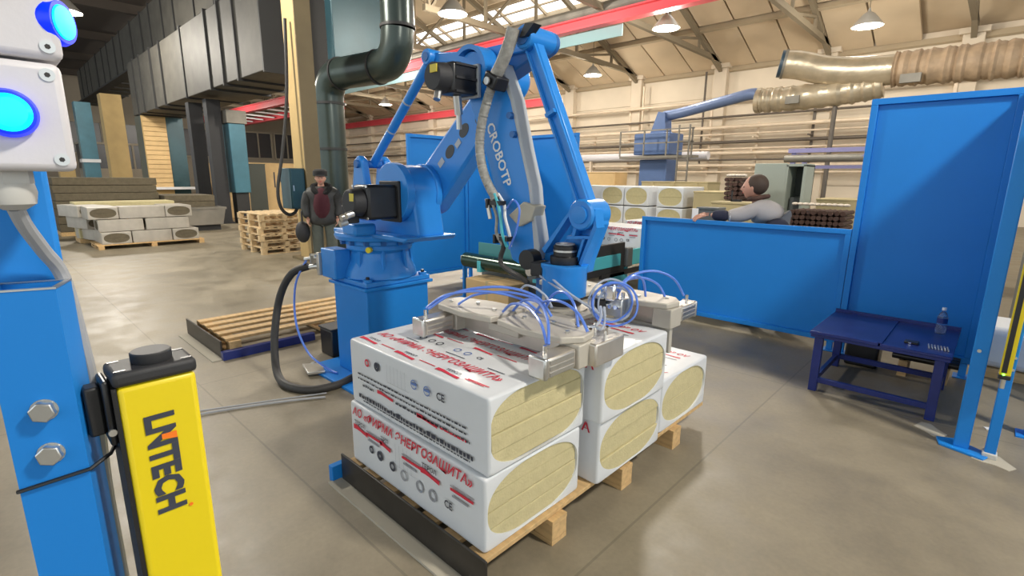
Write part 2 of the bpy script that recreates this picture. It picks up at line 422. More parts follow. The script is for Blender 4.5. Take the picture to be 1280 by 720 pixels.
# ------------------------------------------------------------------ mineral wool packs (local: length along x)
def sup(th, a, b, n):
    c, s = math.cos(th), math.sin(th)
    return (a*abs(c)**(2/n)*(1 if c >= 0 else -1), b*abs(s)**(2/n)*(1 if s >= 0 else -1))
def pack_film(L, Wd, H, ov=(.95,.92), on=2.7, n=96, bulge=.0035):
    m = MB(); vs = []; rings = []
    def ring(x, a, b, e, dz=0, dy=0):
        rings.append([V(x, p[0]+dy, p[1]+H/2+dz) for p in (sup(2*PI*k/n, a, b, e) for k in range(n))])
    a, b = Wd/2, H/2
    for sgn in (-1, 1):
        seq = [(.016, 0, 40), (.005, .004, 34), (.001, .012, 26)]
        st = [(sgn*(L/2-d), a-i, b-i, e) for d, i, e in seq]
        oval = [(sgn*(L/2-.003), a*ov[0], b*ov[1], on), (sgn*(L/2-.03), a*ov[0]*.99, b*ov[1]*.99, on)]
        if sgn < 0:
            for q in reversed(oval): ring(q[0], q[1], q[2], q[3])
            for q in reversed(st): ring(*q)
            for f in (-.3, -.1, .1, .3): ring(L*f, a+bulge*random.uniform(-.6,1), b, 40)
        else:
            for q in st: ring(*q)
            for q in oval: ring(*q)
    for r in rings: vs += r
    fs = [(j*n+k, j*n+(k+1) % n, (j+1)*n+(k+1) % n, (j+1)*n+k) for j in range(len(rings)-1) for k in range(n)]
    return m.add(vs, fs)
X_, Y_, Z_ = V(1,0,0), V(0,1,0), V(0,0,1)
class Print:
    # every printed mark is a thin part of its own on the pack
    def __init__(s, t, ink): s.t, s.ink = t, ink
    def _b(s, m, name): o = m.build(name, s.ink, s.t, smooth=0, fix=False); return o
    def text(s, *a, **k): s._b(MB().text(*a, **k), 'printed_lettering'); return s
    def quad(s, *a): s._b(MB().quad(*a), 'printed_bar'); return s
    def ring(s, *a): s._b(MB().ring(*a), 'printed_emblem'); return s
def swoosh(m, o, xa, ya, w, h):
    o, xa, ya = Vector(o), Vector(xa), Vector(ya)
    top = [(0,1),(.25,1.0),(.55,.72),(.8,.62),(1,.6)]; bot = [(1,.0),(.8,.1),(.5,.25),(.25,.3),(0,.2)]
    pts = [o+xa*(a*w)+ya*(b*h) for a, b in top+bot]; n = len(top)
    m._b(MB().add(pts, [(k, k+1, 2*n-2-k, 2*n-1-k) for k in range(n-1)]), 'printed_swoosh')
def illegible(m, o, xa, ya, length, h, seed):
    # a line of small print too fine to read: a row of short dashes
    r = random.Random(seed); x = 0; o, xa, ya = Vector(o), Vector(xa), Vector(ya); mb = MB()
    while x < length:
        w = r.uniform(.010, .030); mb.quad(o+xa*x, xa, ya, min(w, length-x), h*r.uniform(.6,1)); x += w + .006
    stuff(m._b(mb, 'small_print'))
def fold_lines(m, x0, y, z0, n, dx, h, w):
    mb = MB()
    for k in range(n): mb.quad((x0+dx*k, y, z0), X_, Z_, w, h)
    mb.quad((x0, y, z0), X_, Z_, dx*n, w); stuff(m._b(mb, 'printed_table'))
def pack(name, label, group, L=1.0, Wd=.6, H=.325, slabs=4, film='film', wool='wool', prints=None, ov=(.95,.92), on=2.7):
    t = thing(name, label, 'insulation pack', (0,0,0), group)
    pack_film(L, Wd, H, ov, on).build('film_wrap', film, t, smooth=45)
    hs = (H-.03)/slabs
    for k in range(slabs):
        MB().bx(-L/2+.012, L/2-.008+random.uniform(-.006,.004), -Wd/2+.018, Wd/2-.018, .015+k*hs+.0006, .015+(k+1)*hs-.0006).build('wool_slab', wool, t, bevel=.003, seg=1)
    if prints: prints(t, L, Wd, H)
    return t
E_ = .0022
def print_top(R, D, B, L, Wd, H, y0, full=True):
    z = H + E_
    # main red lettering along the long side, then icons, then a second line
    R.text('АО «ФИРМА ЭНЕРГОЗАЩИТА»', (-L*.455, y0+.085, z), X_, Y_, .062, L*.87, shear=.25, bold=.018)
    for xx in (-.47, -.17, .13):
        swoosh(R, (xx*L, y0+.0, z), X_, Y_, .15, .028)
        D.text('ТЕРОЛ', (xx*L+.035, y0+.034, z), X_, Y_, .016, .09, bold=.02)
        R.quad((xx*L+.17, y0+.022, z), X_, Y_, .11, .006)
    R.quad((.31*L, y0+.03, z), X_, Y_, .12, .007)
    D.quad((-.30*L, y0+.165, z), X_, Y_, .10, .005).quad((.0, y0+.17, z), X_, Y_, .13, .005).quad((.28*L, y0+.165, z), X_, Y_, .10, .005)
    for k, xx in enumerate((-.24, -.17, -.11, .02, .09)):
        (B if k > 2 else D).ring((xx*L, y0+.225, z), X_, Y_, .014, .020)
    D.text('CE', (.155*L, y0+.212, z), X_, Y_, .024, .035)
    if full:
        for xx in (-.30, .05):
            swoosh(R, (xx*L, y0+.285, z), X_, Y_, .13, .024); R.quad((xx*L+.15, y0+.30, z), X_, Y_, .12, .006)
        R.text('АО «ФИРМА ЭНЕРГОЗАЩИТА»', (-L*.40, y0+.34, z), X_, Y_, .058, L*.78, shear=.25, bold=.018)
        for xx in (-.42, -.1, .2):
            swoosh(R, (xx*L, y0+.44, z), X_, Y_, .13, .024); R.quad((xx*L+.15, y0+.455, z), X_, Y_, .1, .006)
def prints_top_pack(t, L, Wd, H):
    R, D, B, G = (Print(t, i) for i in ('ink_red','ink_dark','ink_blue','ink_grey'))
    print_top(R, D, B, L, Wd, H, -Wd/2+.035)
    y = -Wd/2 - E_ - .0045; U = Z_
    R.ring((-.33*L, y, H*.74), X_, U, .010, .019); D.ring((-.245*L, y, H*.75), X_, U, .009, .022)
    D.quad((-.252*L, y-.0003, H*.735), X_, U, .014, .018)
    B.ring((.045*L, y, H*.75), X_, U, .017, .022).quad((.028*L, y, H*.74), X_, U, .034, .012)
    B.ring((.135*L, y, H*.745), X_, U, .017, .022).quad((.118*L, y, H*.735), X_, U, .034, .012)
    D.text('CE', (.20*L, y, H*.70), X_, U, .034, .05)
    fold_lines(G, -.16*L, y, H*.60, 6, .028, .085, .0012)
    for k in range(2): illegible(D, (-.42*L, y, H*(.50-.075*k)), X_, U, .80*L, .009, k)
    swoosh(R, (-.30*L+.05, y, H*.335), X_, U, .13, .022); swoosh(R, (.0*L+.06, y, H*.30), X_, U, .14, .024)
    illegible(D, (-.38*L, y, H*.335), X_, U, .10*L, .013, 9); illegible(D, (-.10*L, y, H*.33), X_, U, .50*L, .013, 10)
    illegible(R, (.22*L, y-.0004, H*.325), X_, U, .16*L, .010, 11)
    illegible(D, (-.42*L, y, H*.13), X_, U, .84*L, .022, 12); illegible(D, (-.38*L, y, H*.09), X_, U, .78*L, .008, 13)
def prints_low_pack(t, L, Wd, H):
    R, D, B, G = (Print(t, i) for i in ('ink_red','ink_dark','ink_blue','ink_grey')); y = -Wd/2 - E_ - .0045; U = Z_
    R.text('АО «ФИРМА ЭНЕРГОЗАЩИТА»', (-L*.465, y, H*.78), X_, U, .060, L*.90, shear=.25, bold=.018)
    for xx, s in ((-.46, 0), (-.22, 1), (.10, 2)):
        swoosh(R, (xx*L, y, H*.555), X_, U, .09 if s == 1 else .13, .034)
        D.text('ТЕРОЛ', (xx*L+.01, y, H*.67), X_, U, .022, .06 if s == 1 else .10, bold=.018)
    for xx in (-.34, -.04, .30): R.quad((xx*L, y, H*.60), X_, U, .14, .013); G.quad((xx*L, y, H*.66), X_, U, .14, .005); G.quad((xx*L+.01, y, H*.52), X_, U, .10, .010)
    fold_lines(G, -.09*L, y, H*.42, 5, .03, .11, .0012)
    D.ring((-.30*L, y, H*.40), X_, U, .010, .020); D.ring((-.225*L, y, H*.39), X_, U, .009, .025); D.ring((-.12*L, y, H*.36), X_, U, .012, .024)
    G.ring((-.03*L, y, H*.34), X_, U, .018, .026); G.ring((.09*L, y, H*.34), X_, U, .018, .028); G.ring((.18*L, y, H*.34), X_, U, .018, .028)
    D.text('CE', (.26*L, y, H*.31), X_, U, .036, .05)
def prints_side_pack(t, L, Wd, H):
    R, D, B = (Print(t, i) for i in ('ink_red','ink_dark','ink_blue')); z = H+E_
    # these packs lie the other way round: the lettering starts from the far end
    R.text('АО «ФИРМА ЭНЕРГОЗАЩИТА»', (L*.46, -Wd/2+.15, z), -X_, -Y_, .058, L*.88, shear=.25, bold=.018)
    R.text('АО «ФИРМА ЭНЕРГОЗАЩИТА»', (L*.43, Wd/2-.09, z), -X_, -Y_, .05, L*.8, shear=.25, bold=.018)
    for xx in (.40, .05): swoosh(R, (xx*L, Wd/2-.17, z), -X_, -Y_, .14, .024); R.quad((xx*L-.16, Wd/2-.18, z), -X_, -Y_, .12, .006)
    D.quad((L*.40, -Wd/2+.24, z), -X_, -Y_, .16, .008).quad((L*.40, Wd/2-.23, z), -X_, -Y_, .18, .007)
    y = -Wd/2 - E_ - .0045
    R.text('А', (L*.40, y, H*.80), X_, Z_, .05, .05, bold=.018); R.quad((L*.33, y, H*.62), X_, Z_, .05, .03); D.quad((L*.33, y, H*.52), X_, Z_, .03, .03)

HP = .325; ZP = .14
GP = 'insulation packs stacked on the front pallet'
def put(t, x, y, z, rz=0): t.location = (x, y, z); t.rotation_euler = (0,0,rz); return t
put(pack('insulation_pack', 'white wrapped mineral wool pack, bottom of the nearest column, red lettering along its top edge', GP, prints=prints_low_pack, on=2.5), -.52, .285, ZP)
put(pack('insulation_pack', 'white wrapped mineral wool pack with lettered top, directly under the gripper cylinders', GP, prints=prints_top_pack, ov=(.97,.95), on=2.9), -.515, .30, ZP+HP)
put(pack('insulation_pack', 'mineral wool pack at the bottom of the middle column on the front pallet', GP, prints=prints_side_pack, slabs=3, on=2.4), -.47, .965, ZP)
put(pack('insulation_pack', 'upper mineral wool pack of the middle column on the front pallet', GP, prints=prints_side_pack, slabs=3, on=2.3), -.45, .945, ZP+HP)
put(pack('insulation_pack', 'single mineral wool pack at the far end of the front pallet', GP, prints=prints_side_pack, slabs=2, on=2.2), -.50, 1.63, ZP)
pallet('wooden_pallet', 'pale wooden pallet carrying the five white insulation packs', None, L=1.96, Wd=1.08, loc=(-.515, .95, 0), inset=.42)
# steel stop tray beside the front pallet
t = thing('pallet_stop', 'dark steel stop plate along the near side of the loaded pallet', 'stop plate', (-.55,-.06,0))
MB().bx(-1.08, .02, -.052, -.042, 0, .155).build('plate', 'steel_dark', t, bevel=.002)
MB().bx(-1.10, .02, -.12, -.052, 0, .012).build('foot_flange', 'dust', t)
MB().bx(-1.13, -1.09, -.10, -.02, 0, .09).build('end_block', 'pedestal', t, bevel=.004)
# second, empty pallet place behind the pedestal
pallet('wooden_pallet', 'empty wooden pallet lying on the floor behind the robot pedestal', None, L=1.9, Wd=.95, boards=5, mt='wood', loc=(-3.98, 1.12, 0.015))
t = thing('pallet_stop', 'dark steel stop plate in front of the empty pallet left of the robot', 'stop plate', (-4.0,.1,0))
MB().bx(-4.52, -3.50, .105, .12, 0, .16).build('plate', 'steel_dark', t, bevel=.002)
MB().bx(-3.49, -3.43, .10, .92, 0, .075).build('blue_rail', 'navy', t, bevel=.004)
MB().bx(-4.5, -3.46, .02, .105, 0, .008).build('foot_flange', 'dust', t)

# ------------------------------------------------------------------ robot pedestal
t = thing('robot_pedestal', 'tall blue square steel pedestal bolted to the floor under the robot', 'pedestal', (-2.32, 1.0, 0))
MB().bx(-2.57, -2.075, .72, 1.28, .02, .735).build('column', 'pedestal', t, bevel=.008)
MB().bx(-2.78, -1.86, .53, 1.47, 0, .022).build('floor_plate', 'pedestal', t, bevel=.003)
MB().bx(-2.60, -2.045, .69, 1.31, .735, .762).build('top_plate', 'pedestal', t, bevel=.006)
for dx in (-.42, .42):
    for dy in (-.43, .43): MB().cyl((-2.32+dx, 1.0+dy, .022), (-2.32+dx, 1.0+dy, .05), .016, n=6).build('anchor_bolt', 'zinc', t)

# ------------------------------------------------------------------ palletizing robot
RB = thing('palletizing_robot', 'blue four-axis palletizing robot with linkage rods and white lettering on its arm', 'robot', (-2.32, 1.0, .762))
JX, JY = -2.32, 1.0
J2 = (-1.88, 1.46); EL = (-1.10, 2.15); WP = (-.66, 1.13)
# base casting
bc = MB(); bc.prism([(-2.59,.71),(-2.06,.71),(-2.06,1.29),(-2.59,1.29)], 'z', .762, .80)
bc.lathe([(.285,.80),(.275,.86),(.235,.93),(.225,1.0),(.255,1.02),(.255,1.06)], (JX, JY, 0), n=32)
base = bc.build('base_casting', 'robot', RB, bevel=.006)
for a, b in ((-.22,-.25),(.0,-.255),(.22,-.25),(.23,.24),(-.22,.24)):
    MB().cyl((JX+a, JY+b, .80), (JX+a, JY+b, .82), .034, n=16).build('foot_boss', 'robot', base)
    MB().cyl((JX+a, JY+b, .82), (JX+a, JY+b, .838), .014, n=6).build('foot_bolt', 'black', base)
for k in range(8):
    a = k*PI/4+.3; MB().bar((JX+.25*math.cos(a), JY+.25*math.sin(a), .80), (JX+.225*math.cos(a), JY+.225*math.sin(a), 1.02), .02, .05).build('casting_rib', 'robot', base)
MB().cyl((JX+.19, JY-.20, 1.035), (JX+.205, JY-.225, 1.035), .022, n=16).build('sight_plug', 'yellow', base)
cb = MB().bx(-2.60, -2.38, .64, .78, .79, 1.02).build('connector_box', 'robot', RB, bevel=.012)
MB().bx(-2.64, -2.60, .62, .79, .80, .98).build('connector_plate', 'alu', cb, bevel=.003)
for z, r in ((.86, .026), (.93, .02)):
    MB().cyl((-2.64, .70, z), (-2.70, .64, z), r, n=14).cyl((-2.70,.64,z), (-2.76,.58,z-.015), r*.8, n=14).build('plug_connector', 'zinc', cb)
MB().bx(-2.71, -2.62, .60, .66, .95, .965).bx(-2.71, -2.695, .60, .66, .88, .965).build('cable_bracket', 'zinc', cb)
# turret
tu = MB()
tu.lathe([(.27,1.06),(.27,1.09),(.33,1.10),(.34,1.13),(.33,1.155)], (JX, JY, 0), n=36)
tur = tu.build('turret_ring', 'robot', RB, bevel=.004)
for k in range(14):
    a = 2*PI*k/14; MB().bar((JX+.285*math.cos(a), JY+.285*math.sin(a), 1.062), (JX+.285*math.cos(a), JY+.285*math.sin(a), 1.10), .035, .02).build('ring_lug', 'robot_dark', tur)
prof = [(-2.62,1.155),(-1.66,1.155),(-1.66,1.19)]
for k in range(11):
    a = -.35 + (PI+.15+.35)*k/10; prof.append((J2[0]+.19*math.cos(a), J2[1]+.19*math.sin(a)))
prof += [(-2.25,1.33),(-2.62,1.22)]
MB().prism(prof, 'y', .90, 1.13).build('turret_body', 'robot', RB, bevel=.012)
MB().prism([(-2.64,1.13),(-1.66,1.13),(-1.62,1.165),(-2.64,1.165)], 'y', .78, 1.22).build('turret_deck', 'robot', RB, bevel=.01)
MB().lathe([(.205,0),(.205,.06),(.185,.065),(.185,.25),(.20,.255),(.20,.30)], (J2[0], .84, J2[1]), (0,1,0), n=36).build('shoulder_housing', 'robot', RB, bevel=.004)
MB().bx(-2.20,-2.02,.62,.80,1.155,1.24).build('motor_bracket', 'robot', RB, bevel=.02)
# shoulder motor (black servo)
sm = MB().bx(J2[0]-.095, J2[0]+.095, .60, .84, J2[1]-.175, J2[1]+.055).build('shoulder_motor', 'black', RB, bevel=.02)
MB().bx(J2[0]-.12, J2[0]+.12, .82, .845, J2[1]-.20, J2[1]+.08).build('motor_flange', 'black_soft', sm, bevel=.008)
MB().cyl((J2[0], .60, J2[1]-.06), (J2[0], .51, J2[1]-.06), .095, .085, n=24).build('encoder_cover', 'black_soft', sm, bevel=.01)
MB().bx(J2[0]-.12, J2[0]-.02, .52, .60, J2[1]-.20, J2[1]-.08).build('terminal_box', 'black_soft', sm, bevel=.01)
MB().bx(J2[0]+.02, J2[0]+.07, .508, .512, J2[1]-.05, J2[1]-.0).build('warning_sticker', 'yellow_lab', sm)
for dx, dz in ((-.03,-.15),(.04,-.13),(-.05,-.19)): MB().cyl((J2[0]+dx,.52,J2[1]+dz), (J2[0]+dx,.47,J2[1]+dz-.012), .022, n=12).build('cable_plug', 'zinc', sm)
for dx, dz in ((.085,.045),(.085,-.165),(-.085,.045)): MB().cyl((J2[0]+dx,.60,J2[1]+dz), (J2[0]+dx,.594,J2[1]+dz), .01, n=8).build('screw', 'zinc', sm)
# lower arm
la = MB().prism(hull2(J2, .165, EL, .125, 18), 'y', 1.14, 1.28).build('lower_arm', 'robot', RB, bevel=.02)
MB().lathe([(.15,0),(.15,.02),(.13,.03),(.06,.03)], (J2[0],1.14,J2[1]), (0,-1,0), n=28).build('pivot_cover', 'robot', la)
d = V(EL[0]-J2[0], 0, EL[1]-J2[1]).normalized(); nn = V(-d.z, 0, d.x)
def la_pt(s, w, y): return V(J2[0], y, J2[1]) + d*s + nn*w
for s, w in ((.40, .02), (.60, .02), (.77, -.03)):
    m = MB(); c = la_pt(s, w, 1.138)
    vs = [c + d*(.055*math.cos(2*PI*k/20)) + nn*(.038*math.sin(2*PI*k/20)) for k in range(20)]
    m.add(vs + [p+V(0,.03,0) for p in vs], [tuple(range(20)), tuple(range(39,19,-1))] + [(k, 20+k, 20+(k+1) % 20, (k+1) % 20) for k in range(20)])
    m.build('arm_window', 'black', la, smooth=0)
m = MB(); c = la_pt(.28, .03, 1.137); m.add([c-d*.035-nn*.022, c+d*.035-nn*.022, c+d*.035+nn*.022, c-d*.035+nn*.022], [(0,1,2,3)]); m.build('rating_plate', 'grey_plate_glare', la)
m = MB(); c = la_pt(.50, .0, 1.137); m.add([c-d*.03-nn*.02, c+d*.03-nn*.02, c+d*.03+nn*.02, c-d*.03+nn*.02], [(0,1,2,3)]); m.build('warning_label', 'grey_plate_glare', la)
# elbow: axle housing, motor
eh = MB().lathe([(.115,0),(.125,.02),(.125,.16),(.11,.18)], (EL[0], .90, EL[1]), (0,1,0), n=32).build('elbow_housing', 'robot', RB)
MB().cyl((EL[0],1.0,EL[1]), (EL[0],1.32,EL[1]), .08, n=24).build('elbow_axle', 'robot_dark', RB)
arc = [(EL[0]+r*math.cos(a), EL[1]+r*math.sin(a)) for r, rng in ((.15, range(0,13)), (.125, range(12,-1,-1))) for a in [(-.4+2.6*k/12) for k in rng]]
MB().prism(arc, 'y', .87, 1.0).build('elbow_guard', 'robot', RB)
em = MB().bx(EL[0]-.075, EL[0]+.075, .70, .88, EL[1]-.13, EL[1]+.03).build('elbow_motor', 'black', RB, bevel=.015)
for z in (-.12, -.05, .02): MB().bx(EL[0]+.075, EL[0]+.083, .72, .87, EL[1]+z-.006, EL[1]+z+.006).build('cooling_rib', 'black_soft', em)
MB().bx(EL[0]-.085, EL[0]+.085, .875, .90, EL[1]-.14, EL[1]+.04).build('motor_flange', 'grey_plate_glare', em, bevel=.006)
MB().cyl((EL[0], .70, EL[1]-.05), (EL[0], .62, EL[1]-.05), .078, .07, n=24).build('encoder_cover', 'black_soft', em)
MB().bx(EL[0]-.01, EL[0]+.045, .612, .62, EL[1]-.035, EL[1]+.005).build('warning_sticker', 'yellow_lab', em)
MB().cyl((EL[0]-.0,.66,EL[1]-.12), (EL[0]+.01,.64,EL[1]-.17), .02, n=10).build('cable_plug', 'zinc', em)
MB().cyl((EL[0]-.01,.80,EL[1]-.13), (EL[0]-.02,.82,EL[1]-.23), .024, n=12).cyl((EL[0]-.02,.82,EL[1]-.21), (EL[0]-.03,.83,EL[1]-.31), .016, n=10).build('cable_gland', 'zinc', em)
# forearm
fp = [(-1.02,2.20),(-.90,2.17),(-.80,1.98),(-.725,1.72),(-.66,1.52),(-.595,1.20),(-.60,1.10),(-.68,1.06),(-.80,1.10),(-.905,1.40),(-1.03,1.72),(-1.16,2.02),(-1.20,2.14),(-1.14,2.22)]
fa = MB().prism(fp, 'y', .93, 1.02).build('forearm', 'robot', RB, bevel=.016)
def strip(poly, off0, y0, y1, name, mt):
    m = MB(); m.prism(poly, 'y', y0, y1); return m.build(name, mt, fa, bevel=.006)
strip([(-.885,2.185),(-.785,1.985),(-.710,1.72),(-.645,1.52),(-.632,1.42),(-.655,1.42),(-.675,1.53),(-.738,1.73),(-.815,1.98),(-.91,2.16)], 0, .926, 1.02, 'glare_strip', 'grey_plate_glare')  # grey strip puts the glare on the forearm's outer face into colour
strip([(-.69,1.44),(-.60,1.42),(-.63,1.34),(-.72,1.30),(-.80,1.36)], 0, .905, 1.0, 'cover_bracket', 'cover_beige')
strip([(-.628,1.40),(-.583,1.20),(-.60,1.12),(-.62,1.15),(-.650,1.38)], 0, .926, 1.02, 'lower_glare', 'grey_plate_glare')  # same glare painted along the lower end of the forearm
for z, x in ((1.90,-.80),(1.80,-.775)): MB().cyl((x,.93,z), (x,.90,z), .018, n=12).build('cover_bolt', 'robot_dark', fa)
tx = V(WP[0]-EL[0], 0, WP[1]-EL[1]).normalized(); up = V(-tx.z, 0, tx.x)
MB().text('CROBOTP', V(-1.00, .9275, 1.86)+up*(-.005), tx, up, .064, .38, bold=.022).build('lettering', 'white_paint', fa, smooth=0, fix=False)
# upper triangle link and rods
R1T = (-1.59, 2.32); R2T = (-.70, 2.28); R1B = (-2.36, 1.66); R2B = (-.30, 1.39)
MB().prism([(R1T[0]-.01,R1T[1]-.03),(-1.15,2.235),(R2T[0],R2T[1]-.045),(R2T[0],R2T[1]+.02),(-1.2,2.30),(R1T[0],R1T[1]+.03)], 'y', .99, 1.04).build('top_link', 'robot', RB, bevel=.006)
MB().prism(hull2(EL, .075, R2T, .06, 12), 'y', 1.02, 1.14).build('elbow_lever', 'robot_dark', RB, bevel=.01)
tl = MB().lathe([(.045,0),(.05,.01),(.05,.10),(.045,.11)], (R1T[0], .95, R1T[1]), (0,1,0)).build('link_joint', 'robot', RB)
MB().cyl((R1T[0],.948,R1T[1]), (R1T[0],.944,R1T[1]), .028).build('joint_cap', 'robot_dark', tl)
r1 = MB().cyl((R1B[0], 1.0, R1B[1]), (R1T[0], 1.0, R1T[1]), .032, n=16).build('link_rod', 'robot', RB)
for f in (.35, .62): 
    p = V(R1B[0],1,R1B[1]).lerp(V(R1T[0],1,R1T[1]), f); q = V(R1B[0],1,R1B[1]).lerp(V(R1T[0],1,R1T[1]), f+.012); MB().cyl(p, q, .0335, n=16).build('rod_band', 'grey_plate_glare', r1)
# fork bracket carrying the lower end of the rod
fk = MB()
for y in (.90, 1.10):
    fk.prism([(-2.44,1.24),(-2.20,1.24),(-2.28,1.55),(R1B[0]+.055,R1B[1]+.03),(R1B[0],R1B[1]+.065),(R1B[0]-.06,R1B[1]+.03),(-2.46,1.5)], 'y', y-.03, y+.03)
fk.build('rod_fork', 'robot', RB, bevel=.012)
MB().cyl((R1B[0],.85,R1B[1]), (R1B[0],1.15,R1B[1]), .03, n=16).build('fork_pin', 'robot_dark', RB)
j2 = MB().lathe([(.055,0),(.062,.012),(.062,.20),(.055,.21)], (R2T[0], .90, R2T[1]), (0,1,0)).build('link_joint', 'robot', RB)
MB().cyl((R2T[0],.898,R2T[1]), (R2T[0],.893,R2T[1]), .040).build('joint_cap', 'robot_dark', j2)
a, b = V(R2T[0]+.01,.98,R2T[1]-.03), V(R2B[0],.98,R2B[1]+.03)
r2 = MB().bar(a, b, .075, .062, (0,1,0)).build('link_rod', 'robot', RB, bevel=.008)
dd = (b-a).normalized(); sd = dd.cross(V(0,1,0)).normalized()
for s in (-1, 1): MB().bar(a+sd*.028*s+V(0,-.042,0), b+sd*.028*s+V(0,-.042,0), .012, .014, (0,1,0)).build('rod_flange', 'robot', r2)
for f in (.42,): p = a.lerp(b, f); MB().bar(p+V(0,-.04,0), p+dd*.02+V(0,-.04,0), .06, .06, (0,1,0)).build('rod_rib', 'robot', r2)
j3 = MB().lathe([(.07,0),(.078,.012),(.078,.16),(.07,.17)], (R2B[0], .90, R2B[1]), (0,1,0)).build('link_joint', 'robot', RB)
MB().lathe([(.045,0),(.045,-.012),(.03,-.014)], (R2B[0],.90,R2B[1]), (0,1,0)).build('joint_cap', 'robot', j3)
# wrist: bracket, body, motor, flange
wb_ = MB().prism([(-.345,1.43),(-.24,1.42),(-.225,1.34),(-.30,1.14),(-.31,1.08),(-.52,1.06),(-.66,1.06),(-.70,1.13),(-.66,1.19),(-.54,1.17),(-.42,1.28)], 'y', .99, 1.06).build('wrist_bracket', 'robot', RB, bevel=.01)
for q in ([(-.40,1.275),(-.26,1.285),(-.262,1.27),(-.40,1.258)], [(-.335,1.38),(-.37,1.28),(-.352,1.275),(-.32,1.375)], [(-.30,1.27),(-.34,1.15),(-.325,1.145),(-.285,1.27)]):
    MB().prism(q, 'y', .93, .99).build('bracket_rib', 'robot', wb_)
for q in ([(-.345,1.43),(-.36,1.43),(-.56,1.19),(-.54,1.17)], [(-.24,1.42),(-.225,1.42),(-.21,1.33),(-.295,1.13),(-.31,1.14),(-.23,1.34)]):
    MB().prism(q, 'y', .92, .99).build('bracket_edge', 'robot', wb_)
MB().lathe([(.10,.955),(.118,.965),(.118,1.10),(.125,1.115),(.125,1.13),(.10,1.13)], (-.40, .92, 0), n=32).build('wrist_body', 'robot', RB)
wm = MB().lathe([(.075,1.13),(.078,1.14),(.078,1.17),(.062,1.175),(.062,1.225),(.055,1.23)], (-.40, .92, 0), n=28).build('wrist_motor', 'black', RB)
MB().lathe([(.063,1.195),(.063,1.205)], (-.40,.92,0)).build('motor_band', 'zinc', wm)
MB().lathe([(.05,1.23),(.052,1.236)], (-.40,.92,0)).build('motor_cap', 'grey_plate_glare', wm)
MB().lathe([(.095,.915),(.10,.925),(.10,.955)], (-.40, .92, 0), n=28).build('tool_flange', 'black', RB)
MB().cyl((-.62,.93,1.13), (-.62,.86,1.13), .055, n=22).build('wrist_pivot_cap', 'black', RB)
MB().bx(-.575,-.49,.84,.94,1.05,1.13).build('wrist_terminal_box', 'black_soft', RB, bevel=.012)
# dress pack: corrugated hose on the arm
def hose_r(r, k): return lambda t: r*(1+.06*math.sin(t*k))
MB().tube([(-.719,.85,2.313),(-.745,.85,2.25),(-.80,.85,2.16),(-.85,.85,2.10)], .034, n=12, sub=8).build('upper_hose', 'hose_grey', RB)
MB().tube([(-.87,.85,2.06),(-.905,.85,2.0),(-.955,.85,1.88),(-.978,.85,1.75),(-.955,.85,1.62),(-.90,.85,1.52),(-.84,.85,1.45)], hose_r(.026, 300), n=12, sub=14).build('corrugated_hose', 'hose_grey', RB)
hc = MB().box((-.858,.86,2.075), (.10,.10,.075), m=Matrix.Rotation(.5,3,'Y')).build('hose_clamp', 'black', RB, bevel=.01)
MB().cyl((-.86,.80,2.07), (-.86,.79,2.07), .02, n=10).build('clamp_screw', 'zinc', hc)
MB().prism([(-.60,2.32),(-.66,2.27),(-.70,2.27),(-.66,2.33)], 'y', .87, .93).build('hose_holder', 'black', RB)
for k, (c, mt) in enumerate((((0,0,0),'tube_clear'),((.014,-.012,0),'turq'),((-.014,-.01,0),'hose_grey'),((.02,.012,0),'white_paint'))):
    c = V(*c); MB().tube([V(-.86,.85,1.48)+c, V(-.83,.85,1.42)+c*1.6, V(-.80,.84,1.35)+c*1.2, V(-.785,.84,1.26)+c*1.8, V(-.77,.86,1.19)+c], .009, n=7).build('air_line', mt, RB)
MB().tube([(-.78,.85,1.24),(-.785,.85,1.18),(-.805,.85,1.13),(-.79,.84,1.09),(-.70,.82,1.06),(-.62,.80,1.05),(-.55,.80,1.02)], .014, n=8).build('signal_cable', 'rubber', RB)
MB().tube([(-.77,.86,1.40),(-.70,.84,1.45),(-.655,.84,1.40),(-.68,.84,1.28),(-.74,.85,1.18)], .006, n=6).build('air_line', 'tube_blue', RB)
for z, x in ((1.43,-.835),(1.235,-.775)): MB().bx(x-.05,x+.045,.825,.875,z-.012,z+.012).bx(x-.06,x-.045,.815,.885,z-.03,z+.02).build('line_clip', 'black', RB)
MB().cyl((-.90,.83,1.45), (-.87,.83,1.34), .012, n=10).build('cylinder_sensor', 'alu', RB)

